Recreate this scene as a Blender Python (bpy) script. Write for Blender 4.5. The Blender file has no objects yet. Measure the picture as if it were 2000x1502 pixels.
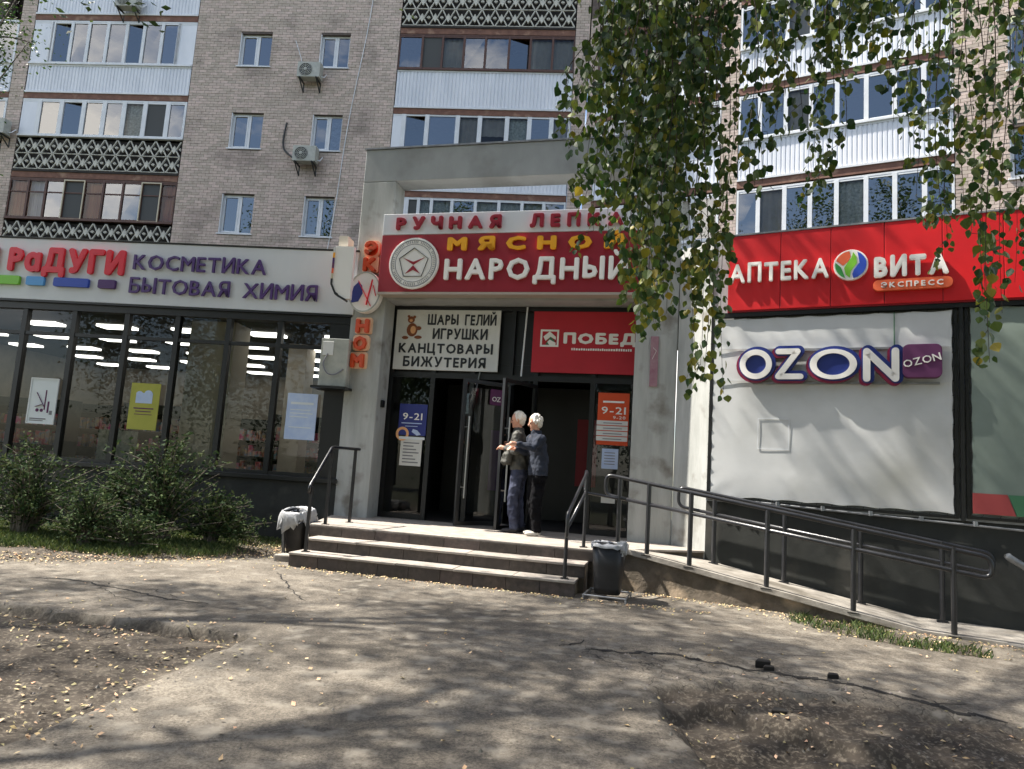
import bpy, math, random
import numpy as np
from mathutils import Vector, Matrix, Quaternion

# ------------------------------------------------------------------ camera, sky, sun, exposure
SC = bpy.context.scene
COL = SC.collection
F_PX, PITCH, ROLL, EYE = 1340.0, math.radians(6.8), math.radians(3.7), 1.5
_c, _s = math.cos(PITCH), math.sin(PITCH)
_r0 = Vector((1, 0, 0)); VIEW = Vector((0, _c, _s)); _u0 = Vector((0, -_s, _c))
UP = _u0 * math.cos(ROLL) - _r0 * math.sin(ROLL)
RIGHT = _r0 * math.cos(ROLL) + _u0 * math.sin(ROLL)
EYEP = Vector((0, 0, EYE))
cd = bpy.data.cameras.new('camera'); cam = bpy.data.objects.new('camera', cd); COL.objects.link(cam)
cd.sensor_fit = 'HORIZONTAL'; cd.sensor_width = 36.0; cd.lens = 36.0 * F_PX / 2000.0
cd.clip_start = 0.05; cd.clip_end = 2000
M = Matrix((RIGHT, UP, -VIEW)).transposed().to_4x4(); M.translation = EYEP
cam.matrix_world = M
SC.camera = cam

SUN_EL, SUN_BACK = math.radians(52), math.radians(13)
sun_to = Vector((-math.cos(SUN_BACK) * math.cos(SUN_EL), math.sin(SUN_BACK) * math.cos(SUN_EL), math.sin(SUN_EL)))
W = bpy.data.worlds.new('World'); SC.world = W; W.use_nodes = True
nt = W.node_tree; nt.nodes.clear()
wo = nt.nodes.new('ShaderNodeOutputWorld'); bg = nt.nodes.new('ShaderNodeBackground'); sk = nt.nodes.new('ShaderNodeTexSky')
sk.sky_type = 'NISHITA'; sk.sun_disc = False; sk.sun_elevation = SUN_EL
sk.sun_rotation = math.atan2(sun_to.x, sun_to.y) % (2 * math.pi)
sk.air_density = 1.0; sk.dust_density = 1.0; sk.ozone_density = 1.0
bg.inputs[1].default_value = 0.10
# broken white cloud over the blue sky
wt = nt.nodes.new('ShaderNodeTexCoord'); wm = nt.nodes.new('ShaderNodeMapping'); wm.inputs['Scale'].default_value = (1, 1, 2.2); wm.inputs['Location'].default_value = (3.1, 1.7, 0.4)
wn = nt.nodes.new('ShaderNodeTexNoise'); wn.inputs['Scale'].default_value = 2.4; wn.inputs['Detail'].default_value = 9; wn.inputs['Roughness'].default_value = 0.58
wr = nt.nodes.new('ShaderNodeValToRGB'); wr.color_ramp.elements[0].position = 0.51; wr.color_ramp.elements[1].position = 0.66
wx = nt.nodes.new('ShaderNodeMix'); wx.data_type = 'RGBA'; wx.inputs[7].default_value = (11.5, 11.0, 10.3, 1)
nt.links.new(wt.outputs['Generated'], wm.inputs[0]); nt.links.new(wm.outputs[0], wn.inputs[0]); nt.links.new(wn.outputs[0], wr.inputs[0])
nt.links.new(wr.outputs[0], wx.inputs[0]); nt.links.new(sk.outputs[0], wx.inputs[6]); nt.links.new(wx.outputs[2], bg.inputs[0]); nt.links.new(bg.outputs[0], wo.inputs[0])
sl = bpy.data.lights.new('sun', 'SUN'); sl.energy = 5.0; sl.angle = math.radians(0.7); sl.color = (1.0, 0.94, 0.85)
so = bpy.data.objects.new('sun', sl); COL.objects.link(so)
so.rotation_euler = (-sun_to).to_track_quat('-Z', 'Y').to_euler(); so.location = (-20, 0, 30)
SC.view_settings.view_transform = 'Standard'; SC.view_settings.look = 'None'
SC.view_settings.gamma = 1.0; SC.view_settings.use_curve_mapping = False
SC.view_settings.exposure = 1.4
SC.cycles.max_bounces = 8; SC.cycles.transparent_max_bounces = 16
SC.cycles.caustics_reflective = False; SC.cycles.caustics_refractive = False
SC.cycles.use_denoising = True

rnd = random.Random(7)

# ------------------------------------------------------------------ helpers
def ray(px, py):
    d = VIEW * F_PX + RIGHT * (px - 1000) - UP * (py - 751)
    return d.normalized()

def atz(px, py, z=0.0):
    d = ray(px, py); return EYEP + d * ((z - EYE) / d.z)

def aty(px, py, dist):
    d = ray(px, py); return EYEP + d * (dist / d.dot(VIEW))

class Plane:                       # vertical facade plane; local x along it, local y into the building
    def __init__(s, yaw, pt):
        s.yaw = math.radians(yaw)
        s.d = Vector((math.cos(s.yaw), -math.sin(s.yaw), 0)); s.n = Vector((math.sin(s.yaw), math.cos(s.yaw), 0))
        s.o = Vector(pt)
    def w(s, a, y, z): return s.o + s.d * a + s.n * y + Vector((0, 0, z))
    def local(s, p):
        q = Vector(p) - s.o; return (q.dot(s.d), q.dot(s.n), q.z)
    def hit(s, px, py, y=0.0):
        d = ray(px, py); t = ((s.o + s.n * y - EYEP).dot(s.n)) / d.dot(s.n); p = EYEP + d * t
        return (p - s.o).dot(s.d), p.z
S_ = Plane(4.5, (-4.13, 11.75, 0))     # left shop front
C_ = Plane(4.5, (0, 20.8, 0))          # apartment facade
P_ = Plane(14, (-0.15, 11.0, 0))       # portal
R_ = Plane(28, (6.01, 8.06, 0))        # right wing front
FOLD = C_.w(C_.hit(1150, 100)[0], 0, 0)
U_ = Plane(28, FOLD)                   # right part of the apartment facade

def lin(r, g, b):
    f = lambda c: (c / 255 / 12.92) if c / 255 <= 0.04045 else ((c / 255 + 0.055) / 1.055) ** 2.4
    return (f(r), f(g), f(b), 1)

def thing(name, label, cat, plane=None, loc=(0, 0, 0), rotz=0.0, group=None):
    o = bpy.data.objects.new(name, None); COL.objects.link(o); o.empty_display_size = 0.2
    if plane is not None: o.location = plane.w(*loc); o.rotation_euler = (0, 0, -plane.yaw + rotz)
    else: o.location = loc; o.rotation_euler = (0, 0, rotz)
    tag(o, label, cat, group)
    return o

def tag(o, label=None, cat=None, group=None, kind=None):
    if label: o['label'] = label
    if cat: o['category'] = cat
    if group: o['group'] = group
    if kind: o['kind'] = kind
    return o

def link(name, me, parent=None, loc=None, rot=None, scale=None, kind=None, label=None):
    o = bpy.data.objects.new(name, me); COL.objects.link(o)
    if parent: o.parent = parent
    if loc is not None: o.location = loc
    if rot is not None: o.rotation_euler = rot
    if scale is not None: o.scale = scale
    if kind: o['kind'] = kind
    if label: o['label'] = label
    return o

def copy_tree(o, parent=None):
    c = o.copy(); COL.objects.link(c)
    if parent: c.parent = parent
    for ch in list(o.children): copy_tree(ch, c)
    return c

class MB:
    def __init__(s): s.v = []; s.f = []
    def box(s, x0, x1, y0, y1, z0, z1):
        b = len(s.v)
        s.v += [(x0, y0, z0), (x1, y0, z0), (x1, y1, z0), (x0, y1, z0), (x0, y0, z1), (x1, y0, z1), (x1, y1, z1), (x0, y1, z1)]
        s.f += [tuple(b + i for i in q) for q in ((0, 3, 2, 1), (4, 5, 6, 7), (0, 1, 5, 4), (1, 2, 6, 5), (2, 3, 7, 6), (3, 0, 4, 7))]
        return s
    def quad(s, *p):
        b = len(s.v); s.v += [tuple(q) for q in p]; s.f.append(tuple(range(b, b + len(p)))); return s
    def prism(s, poly, y0, y1):                     # poly in x,z counter-clockwise seen from -y
        b = len(s.v); n = len(poly)
        s.v += [(x, y0, z) for x, z in poly] + [(x, y1, z) for x, z in poly]
        s.f.append(tuple(range(b, b + n))); s.f.append(tuple(range(b + 2 * n - 1, b + n - 1, -1)))
        for i in range(n):
            j = (i + 1) % n; s.f.append((b + j, b + i, b + n + i, b + n + j))
        return s
    def hprism(s, poly, z0, z1):                    # poly in x,y
        b = len(s.v); n = len(poly)
        s.v += [(x, y, z0) for x, y in poly] + [(x, y, z1) for x, y in poly]
        s.f.append(tuple(range(b + n - 1, b - 1, -1))); s.f.append(tuple(range(b + n, b + 2 * n)))
        for i in range(n):
            j = (i + 1) % n; s.f.append((b + i, b + j, b + n + j, b + n + i))
        return s
    def ring(s, cx, cz, rx, rz, wx, wz, y0, y1, n=36):   # elliptical ring in the x,z plane
        b = len(s.v)
        for k in range(n):
            a = 2 * math.pi * k / n; c, q = math.cos(a), math.sin(a)
            s.v += [(cx + rx * c, y0, cz + rz * q), (cx + (rx - wx) * c, y0, cz + (rz - wz) * q),
                    (cx + rx * c, y1, cz + rz * q), (cx + (rx - wx) * c, y1, cz + (rz - wz) * q)]
        for k in range(n):
            i, j = b + 4 * k, b + 4 * ((k + 1) % n)
            s.f += [(i, i + 1, j + 1, j), (i, j, j + 2, i + 2), (i + 1, i + 3, j + 3, j + 1), (i + 2, j + 2, j + 3, i + 3)]
        return s
    def disc(s, cx, cz, rx, rz, y0, y1, n=36):
        return s.prism([(cx + rx * math.cos(2 * math.pi * k / n), cz + rz * math.sin(2 * math.pi * k / n)) for k in range(n)], y0, y1)
    def bar(s, p, q, w, h=None):                    # rectangular bar between two points
        h = h or w; p = Vector(p); q = Vector(q); d = (q - p).normalized()
        a = d.cross(Vector((0, 0, 1)))
        if a.length < 1e-3: a = Vector((1, 0, 0))
        a.normalize(); c = a.cross(d).normalized(); b = len(s.v)
        for o in (p, q):
            for i, j in ((-1, -1), (1, -1), (1, 1), (-1, 1)):
                s.v.append(tuple(o + a * (i * w / 2) + c * (j * h / 2)))
        s.f += [tuple(b + i for i in t) for t in ((0, 1, 2, 3), (7, 6, 5, 4), (0, 4, 5, 1), (1, 5, 6, 2), (2, 6, 7, 3), (3, 7, 4, 0))]
        return s
    def tube(s, pts, r, n=8, r1=None, cap=True):
        pts = [Vector(p) for p in pts]; m = len(pts); b = len(s.v); ref = None
        for i, p in enumerate(pts):
            d = (pts[min(i + 1, m - 1)] - pts[max(i - 1, 0)]).normalized()
            if ref is None:
                ref = d.cross(Vector((0.13, 0.31, 1))); 
                if ref.length < 0.05: ref = d.cross(Vector((1, 0, 0)))
            a = (ref - d * ref.dot(d)).normalized(); ref = a; c = d.cross(a)
            rr = r if r1 is None else r + (r1 - r) * i / (m - 1)
            for k in range(n):
                t = 2 * math.pi * k / n; s.v.append(tuple(p + a * (rr * math.cos(t)) + c * (rr * math.sin(t))))
        for i in range(m - 1):
            for k in range(n):
                k2 = (k + 1) % n; s.f.append((b + i * n + k, b + i * n + k2, b + (i + 1) * n + k2, b + (i + 1) * n + k))
        if cap:
            s.f.append(tuple(b + k for k in reversed(range(n)))); s.f.append(tuple(b + (m - 1) * n + k for k in range(n)))
        return s
    def mesh(s, name, mat, smooth=False):
        me = bpy.data.meshes.new(name); me.from_pydata(s.v, [], s.f); me.materials.append(mat)
        if smooth: me.shade_smooth()
        me.update(); return me
    def build(s, name, mat, parent=None, smooth=False, bevel=0, **k):
        o = link(name, s.mesh(name, mat, smooth), parent, **k)
        if bevel:
            m = o.modifiers.new('bevel', 'BEVEL'); m.width = bevel; m.segments = 2; m.limit_method = 'ANGLE'
        if smooth == 'auto':
            pass
        return o

def rounded(x0, x1, z0, z1, r, n=6):
    out = []
    for cx, cz, a0 in ((x1 - r, z0 + r, -90), (x1 - r, z1 - r, 0), (x0 + r, z1 - r, 90), (x0 + r, z0 + r, 180)):
        for k in range(n + 1):
            a = math.radians(a0 + 90 * k / n); out.append((cx + r * math.cos(a), cz + r * math.sin(a)))
    return out

def smooth_path(pts, n=6):                          # Catmull-Rom through points
    pts = [Vector(p) for p in pts]; out = []
    for i in range(len(pts) - 1):
        p0, p1, p2, p3 = pts[max(i - 1, 0)], pts[i], pts[i + 1], pts[min(i + 2, len(pts) - 1)]
        for k in range(n):
            t = k / n
            out.append(0.5 * ((2 * p1) + (p2 - p0) * t + (2 * p0 - 5 * p1 + 4 * p2 - p3) * t * t + (3 * p1 - p0 - 3 * p2 + p3) * t ** 3))
    out.append(pts[-1]); return out

def fillet(pts, r, n=5):                            # rounded corners on a pipe path
    pts = [Vector(p) for p in pts]; out = [pts[0]]
    for i in range(1, len(pts) - 1):
        a = (pts[i - 1] - pts[i]); b = (pts[i + 1] - pts[i]); rr = min(r, a.length * 0.45, b.length * 0.45)
        p, q = pts[i] + a.normalized() * rr, pts[i] + b.normalized() * rr
        for k in range(n + 1):
            t = k / n; out.append(p * (1 - t) ** 2 + pts[i] * 2 * t * (1 - t) + q * t * t)
    out.append(pts[-1]); return out

# ------------------------------------------------------------------ materials
MATS = {}
def mat(name, col, rough=0.7, col2=None, scale=6.0, amt=1.0, bump=0.0, bscale=None, metal=0.0, spec=0.5, detail=6, stretch=None, island=0.0,
        col3=None, scale3=1.2, edge3=(0.5, 0.62), trans=0.0, coat=0.0):
    m = bpy.data.materials.new(name); m.use_nodes = True; N = m.node_tree.nodes; L = m.node_tree.links
    p = N['Principled BSDF']; p.inputs['Roughness'].default_value = rough; p.inputs['Metallic'].default_value = metal
    p.inputs['Specular IOR Level'].default_value = spec; p.inputs['Coat Weight'].default_value = coat
    p.inputs['Base Color'].default_value = col
    tc = N.new('ShaderNodeTexCoord'); src = tc.outputs['Object']
    if stretch:
        mp = N.new('ShaderNodeMapping'); mp.inputs['Scale'].default_value = stretch; L.new(src, mp.inputs[0]); src = mp.outputs[0]
    out = None
    if col2 is not None:
        n = N.new('ShaderNodeTexNoise'); n.inputs['Scale'].default_value = scale; n.inputs['Detail'].default_value = detail
        n.inputs['Roughness'].default_value = 0.62
        L.new(src, n.inputs[0]); r = N.new('ShaderNodeValToRGB'); r.color_ramp.elements[0].position = 0.33; r.color_ramp.elements[1].position = 0.68
        r.color_ramp.elements[0].color = col; r.color_ramp.elements[1].color = col2; L.new(n.outputs[0], r.inputs[0]); out = r.outputs[0]
    if col3 is not None:
        n = N.new('ShaderNodeTexNoise'); n.inputs['Scale'].default_value = scale3; n.inputs['Detail'].default_value = 8; L.new(tc.outputs['Object'], n.inputs[0])
        r = N.new('ShaderNodeValToRGB'); r.color_ramp.elements[0].position = edge3[0]; r.color_ramp.elements[1].position = edge3[1]; L.new(n.outputs[0], r.inputs[0])
        mx = N.new('ShaderNodeMix'); mx.data_type = 'RGBA'; L.new(r.outputs[0], mx.inputs[0])
        if out: L.new(out, mx.inputs[6])
        else: mx.inputs[6].default_value = col
        mx.inputs[7].default_value = col3; out = mx.outputs[2]
    if island:
        g = N.new('ShaderNodeNewGeometry'); oi = N.new('ShaderNodeObjectInfo'); ad = N.new('ShaderNodeMath'); ad.operation = 'ADD'
        fr = N.new('ShaderNodeMath'); fr.operation = 'FRACT'
        L.new(g.outputs['Random Per Island'], ad.inputs[0]); L.new(oi.outputs['Random'], ad.inputs[1]); L.new(ad.outputs[0], fr.inputs[0])
        mr = N.new('ShaderNodeMapRange'); mr.inputs[3].default_value = 1 - island; mr.inputs[4].default_value = 1 + island; L.new(fr.outputs[0], mr.inputs[0])
        h = N.new('ShaderNodeHueSaturation'); L.new(mr.outputs[0], h.inputs['Value'])
        mr2 = N.new('ShaderNodeMapRange'); mr2.inputs[3].default_value = 0.5 + island * 0.09; mr2.inputs[4].default_value = 0.5 - island * 0.09
        L.new(fr.outputs[0], mr2.inputs[0]); L.new(mr2.outputs[0], h.inputs['Hue'])
        if out: L.new(out, h.inputs['Color'])
        else: h.inputs['Color'].default_value = col
        out = h.outputs[0]
    if out: L.new(out, p.inputs['Base Color'])
    if bump:
        n = N.new('ShaderNodeTexNoise'); n.inputs['Scale'].default_value = bscale or scale * 4; n.inputs['Detail'].default_value = 8
        L.new(src, n.inputs[0]); b = N.new('ShaderNodeBump'); b.inputs['Strength'].default_value = bump; b.inputs['Distance'].default_value = 0.01
        L.new(n.outputs[0], b.inputs['Height']); L.new(b.outputs[0], p.inputs['Normal'])
    if trans:
        o = N['Material Output']; t = N.new('ShaderNodeBsdfTranslucent'); mx = N.new('ShaderNodeMixShader'); mx.inputs[0].default_value = trans
        if out: L.new(out, t.inputs[0])
        else: t.inputs[0].default_value = col
        L.new(p.outputs[0], mx.inputs[1]); L.new(t.outputs[0], mx.inputs[2]); L.new(mx.outputs[0], o.inputs[0])
    MATS[name] = m; return m

def glass(name, tint=(0.8, 0.85, 0.85, 1), ior=1.9, rough=0.0, wav=0.0):
    m = bpy.data.materials.new(name); m.use_nodes = True; N = m.node_tree.nodes; L = m.node_tree.links; N.clear()
    o = N.new('ShaderNodeOutputMaterial'); t = N.new('ShaderNodeBsdfTransparent'); g = N.new('ShaderNodeBsdfGlossy'); f = N.new('ShaderNodeFresnel')
    mx = N.new('ShaderNodeMixShader'); t.inputs[0].default_value = tint; g.inputs['Roughness'].default_value = rough; f.inputs[0].default_value = ior
    L.new(f.outputs[0], mx.inputs[0]); L.new(t.outputs[0], mx.inputs[1]); L.new(g.outputs[0], mx.inputs[2]); L.new(mx.outputs[0], o.inputs[0])
    if wav:
        tc = N.new('ShaderNodeTexCoord'); n = N.new('ShaderNodeTexNoise'); n.inputs['Scale'].default_value = 0.9; n.inputs['Detail'].default_value = 1
        b = N.new('ShaderNodeBump'); b.inputs['Strength'].default_value = wav; b.inputs['Distance'].default_value = 0.05
        L.new(tc.outputs['Object'], n.inputs[0]); L.new(n.outputs[0], b.inputs['Height']); L.new(b.outputs[0], g.inputs['Normal'])
    return m

def emit(name, col, st):
    m = bpy.data.materials.new(name); m.use_nodes = True; N = m.node_tree.nodes; p = N['Principled BSDF']
    p.inputs['Base Color'].default_value = col; p.inputs['Emission Color'].default_value = col; p.inputs['Emission Strength'].default_value = st
    return m

m_brick = mat('brick', lin(180, 164, 152), 0.85, lin(202, 186, 174), 9, bump=0.3, bscale=60, island=0.16, col3=lin(140, 128, 120), scale3=0.7, edge3=(0.5, 0.75))
m_mortar = mat('mortar', lin(84, 74, 70), 0.95, lin(104, 94, 88), 8)
m_white = mat('white_plastic', lin(222, 224, 226), 0.4, lin(206, 209, 212), 2.5)
m_sheet = mat('profiled_sheet', lin(228, 230, 235), 0.45, lin(206, 210, 217), 1.2, stretch=(1, 1, 0.3))
m_brownslab = mat('painted_slab', lin(104, 72, 60), 0.8, lin(128, 92, 76), 5, bump=0.2, col3=lin(150, 120, 100), scale3=2.5, edge3=(0.56, 0.7))
m_lattice = mat('lattice_concrete', lin(205, 203, 192), 0.85, lin(168, 166, 156), 7, bump=0.2)
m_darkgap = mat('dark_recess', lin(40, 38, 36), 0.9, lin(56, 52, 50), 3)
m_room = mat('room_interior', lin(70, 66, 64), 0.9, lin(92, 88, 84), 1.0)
m_brownframe = mat('brown_frame', lin(74, 48, 40), 0.6, lin(92, 62, 50), 8)
m_curt = mat('white_curtain', lin(214, 210, 214), 0.9, lin(180, 176, 186), 3, stretch=(9, 1, 0.4))
m_curt2 = mat('orange_curtain', lin(206, 140, 100), 0.9, lin(176, 100, 70), 3, stretch=(9, 1, 0.3))
m_curt3 = mat('lace_curtain', lin(205, 212, 205), 0.9, lin(140, 150, 142), 14)
m_blind = mat('grey_screen', lin(72, 74, 74), 0.8)
m_blind2 = mat('beige_blind', lin(170, 166, 158), 0.8, lin(150, 146, 138), 2)
m_glass = glass('window_glass', (0.6, 0.66, 0.7, 1), 2.9, wav=0.06)
m_glassc = glass('clear_window_glass', (0.92, 0.93, 0.94, 1), 1.5, wav=0.05)
m_shopglass = glass('shop_glass', (0.78, 0.80, 0.79, 1), 1.5)
m_conc = mat('portal_concrete', lin(166, 168, 168), 0.85, lin(146, 149, 149), 1.6, bump=0.25, bscale=25, stretch=(1, 1, 0.5), col3=lin(118, 117, 112), scale3=0.9, edge3=(0.52, 0.75))
m_conc2 = mat('pillar_render', lin(178, 179, 176), 0.88, lin(150, 152, 148), 3.0, bump=0.4, bscale=40, stretch=(1.6, 1.6, 0.25), col3=lin(120, 116, 108), scale3=2.2, edge3=(0.56, 0.72))
m_step = mat('step_granite', lin(86, 76, 70), 0.75, lin(60, 53, 49), 14, bump=0.2, island=0.16, col3=lin(66, 58, 54), scale3=3, edge3=(0.5, 0.7))
m_tread = mat('step_tread', lin(168, 160, 150), 0.8, lin(136, 128, 120), 6, bump=0.4, island=0.08)
m_ramp = mat('ramp_concrete', lin(164, 158, 148), 0.9, lin(128, 122, 114), 4, bump=0.5, col3=lin(96, 90, 80), scale3=1.8, edge3=(0.5, 0.68))
m_rampwall = mat('ramp_side_concrete', lin(108, 98, 86), 0.95, lin(78, 71, 60), 5, bump=0.8, bscale=30, col3=lin(146, 130, 110), scale3=2.6, edge3=(0.52, 0.66))
m_plinth = mat('dark_plinth', lin(50, 52, 49), 0.85, lin(36, 38, 36), 2.5, bump=0.3, col3=lin(84, 82, 76), scale3=1.5, edge3=(0.55, 0.75))
m_fascia = mat('grey_fascia', lin(214, 217, 221), 0.5, lin(202, 205, 210), 0.8, stretch=(1, 1, 0.4))
m_black = mat('black_frame', lin(12, 13, 14), 0.4, lin(19, 20, 21), 5)
m_rail = mat('rail_paint', lin(26, 28, 32), 0.3, lin(40, 40, 43), 12, bump=0.1, spec=0.6)
m_steel = mat('brushed_steel', lin(190, 190, 190), 0.3, metal=1.0)
m_redsign = mat('crimson_panel', lin(150, 22, 40), 0.5, lin(138, 18, 34), 1.5)
m_redfas = mat('bright_red_panel', lin(204, 20, 26), 0.42, lin(184, 16, 24), 1.0)
m_redban = mat('red_banner', lin(180, 30, 44), 0.5, lin(168, 26, 38), 2)
m_letred = mat('red_letter', lin(214, 30, 50), 0.4)
m_letdred = mat('dark_red_letter', lin(150, 24, 44), 0.45)
m_letpur = mat('purple_letter', lin(78, 50, 112), 0.45)
m_letyel = mat('yellow_letter', lin(244, 172, 34), 0.45)
m_letwht = mat('white_letter', lin(236, 232, 226), 0.45)
m_letblk = mat('black_print', lin(30, 34, 38), 0.6)
m_letora = mat('orange_letter', lin(204, 72, 26), 0.45)
m_oraglow = mat('pale_orange_rim', lin(238, 196, 160), 0.5)
m_signw = mat('white_signboard', lin(214, 214, 210), 0.6, lin(200, 200, 196), 2)
m_green = mat('green_bar', lin(120, 190, 50), 0.45)
m_lblue = mat('sky_blue_bar', lin(80, 150, 210), 0.45)
m_blue = mat('blue_bar', lin(36, 70, 170), 0.45)
m_purple = mat('purple_bar', lin(70, 30, 96), 0.45)
m_navy = mat('navy_print', lin(34, 46, 120), 0.5)
m_greenp = mat('green_print', lin(56, 150, 70), 0.5)
m_orap = mat('orange_print', lin(226, 100, 60), 0.5)
m_banner = mat('white_banner', lin(200, 201, 200), 0.55, lin(184, 186, 186), 0.9, bump=0.25, bscale=2.0, stretch=(1, 1, 1.6), col3=lin(150, 150, 142), scale3=0.7, edge3=(0.5, 0.85))
m_banner2 = mat('grey_banner', lin(120, 132, 124), 0.6, lin(104, 116, 108), 1.2, bump=0.2, bscale=3)
m_banred = mat('banner_red_print', lin(150, 60, 60), 0.6)
m_bangreen = mat('banner_green_print', lin(60, 110, 78), 0.6)
m_ozpink = mat('magenta_edge', lin(120, 20, 56), 0.4)
m_ozblue = mat('deep_blue_edge', lin(28, 44, 112), 0.4)
m_ac = mat('ac_casing', lin(182, 182, 172), 0.5, lin(156, 158, 150), 5)
m_acdark = mat('ac_grille', lin(46, 48, 48), 0.5)
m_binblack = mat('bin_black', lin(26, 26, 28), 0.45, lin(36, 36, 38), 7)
m_bag = mat('bin_bag', lin(206, 208, 210), 0.3, lin(176, 178, 182), 8, bump=0.6, bscale=22, trans=0.25)
m_asph = None
m_lamp = emit('lit_ceiling_panel', (1, 0.97, 0.9, 1), 1.7)
m_trim = mat('soffit_trim', lin(170, 158, 146), 0.6)
m_ceil = mat('shop_ceiling', lin(70, 68, 64), 0.9)
m_shopwall = mat('shop_wall', lin(150, 142, 130), 0.9, lin(128, 122, 112), 2)
m_cream = mat('cream_column', lin(214, 204, 188), 0.7)
m_floor = mat('shop_floor', lin(96, 90, 84), 0.3)
m_prod = mat('shelf_goods', lin(196, 150, 96), 0.6, lin(70, 120, 160), 9, island=0.7, col3=lin(170, 60, 70), scale3=7)
m_bark = mat('bark', lin(120, 112, 100), 0.9, lin(60, 54, 48), 9, bump=0.6, stretch=(1, 1, 0.3))
m_twig = mat('twig', lin(58, 44, 36), 0.8)
m_leaf = mat('birch_leaf', lin(56, 78, 30), 0.5, island=0.6, trans=0.38, col2=lin(88, 110, 44), scale=5)
m_leafy = mat('yellow_birch_leaf', lin(140, 134, 40), 0.5, island=0.35, trans=0.3)
m_leaft = mat('crown_leaf', lin(62, 84, 38), 0.55, island=0.4, trans=0.3)
m_leafb = mat('shrub_leaf', lin(60, 76, 46), 0.85, island=0.55, trans=0.2, spec=0.15)
m_litter = mat('fallen_leaf', lin(206, 190, 146), 0.8, lin(160, 128, 88), 6, island=0.4)
m_grass = mat('grass_blade', lin(74, 90, 44), 0.7, island=0.45, trans=0.2)
m_skin = mat('skin', lin(214, 162, 136), 0.5, lin(200, 146, 122), 20)
m_hair = mat('blond_hair', lin(236, 232, 222), 0.6, lin(196, 188, 172), 30, bump=0.6, bscale=80, stretch=(1, 1, 0.2))
m_jacket = mat('denim_jacket', lin(36, 44, 60), 0.9, lin(24, 30, 42), 14, bump=0.4, bscale=20)
m_jacket2 = mat('olive_jacket', lin(84, 84, 78), 0.7, lin(48, 48, 46), 7, bump=0.6, bscale=12)
m_jeans = mat('blue_jeans', lin(34, 38, 58), 0.9, lin(66, 72, 94), 5, bump=0.4, bscale=14)
m_dark = mat('black_trousers', lin(8, 8, 10), 0.95, lin(22, 22, 25), 8, bump=0.3, spec=0.1)
m_shoe = mat('pale_shoe', lin(186, 182, 172), 0.7)
m_shoed = mat('dark_shoe', lin(44, 42, 44), 0.6)
m_greyp = mat('galvanised_pipe', lin(150, 152, 154), 0.4, lin(120, 122, 124), 8, metal=0.4)
m_fur = mat('brown_print', lin(130, 74, 44), 0.7)
m_toybox = mat('pale_print', lin(226, 170, 120), 0.7)
m_paper = mat('paper', lin(216, 222, 226), 0.8)
m_post_y = mat('yellow_poster', lin(176, 172, 70), 0.6, lin(160, 160, 60), 3)
m_post_b = mat('pale_blue_poster', lin(170, 190, 226), 0.6, lin(196, 210, 234), 5)
m_pgrey = mat('grey_print', lin(120, 120, 126), 0.7)
m_ppur = mat('plum_print', lin(92, 40, 84), 0.7)

# ------------------------------------------------------------------ lettering
GLY = {}
LAT = dict(zip('АВЕКМНОРСТХ', 'ABEKMHOPCTX'))
def prepare_glyphs(sets):
    obs = []
    for key, (chars, off) in sets.items():
        for ch in sorted(set(chars)):
            if ch == ' ': continue
            c = bpy.data.curves.new('glyph', 'FONT'); c.body = {'Ь': 'P', 'Ы': 'P'}.get(ch, LAT.get(ch, ch)); c.extrude = 0.5; c.offset = off; c.resolution_u = 2
            o = bpy.data.objects.new('glyph', c); COL.objects.link(o); obs.append((key, ch, o, c))
    bpy.context.view_layer.update(); dg = bpy.context.evaluated_depsgraph_get()
    for key, ch, o, c in obs:
        me = bpy.data.meshes.new_from_object(o.evaluated_get(dg)); me.name = 'letter'
        xs = [v.co.x for v in me.vertices]; x0, x1 = min(xs), max(xs)
        bold = {'b': 0.030, 'r': 0.010, 'x': 0.055}[key]
        V0 = [(v.co.x - x0 + bold, v.co.y, v.co.z) for v in me.vertices]; F0 = [tuple(p.vertices) for p in me.polygons]; V, F = [], []
        if ch in 'ЬЫ':                              # the soft sign is an upturned P, the hard i adds a post
            V0 = [(x, .729 - y, z) for x, y, z in V0]
            if ch == 'Ы':
                b = len(V0); a0, a1 = (x1 - x0) + .13 + bold, (x1 - x0) + .23 + bold
                V0 += [(a, c_, z) for z in (-.5, .5) for a, c_ in ((a0, 0), (a1, 0), (a1, .729), (a0, .729))]
                F0 += [tuple(b + i for i in q) for q in ((0, 3, 2, 1), (4, 5, 6, 7), (0, 1, 5, 4), (1, 2, 6, 5), (2, 3, 7, 6), (3, 0, 4, 7))]; x1 += .23
        for k in range(9):                          # thickened by shifted copies, each a hair behind the last
            dx, dy = (0, 0) if k == 0 else (bold * math.cos(k * math.pi / 4), bold * math.sin(k * math.pi / 4)); b = len(V)
            V += [(x + dx, y * (1 - .6 * bold) + dy, z * (1 - 0.012 * k)) for x, y, z in V0]; F += [tuple(b + i for i in f) for f in F0]
        me = bpy.data.meshes.new('letter'); me.from_pydata(V, [], F); me.update(); x1 += 2 * bold
        me.materials.clear(); GLY[(key, ch)] = (me, x1 - x0)
    for key, ch, o, c in obs:
        bpy.data.objects.remove(o); bpy.data.curves.remove(c)
_gm = {}
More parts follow.
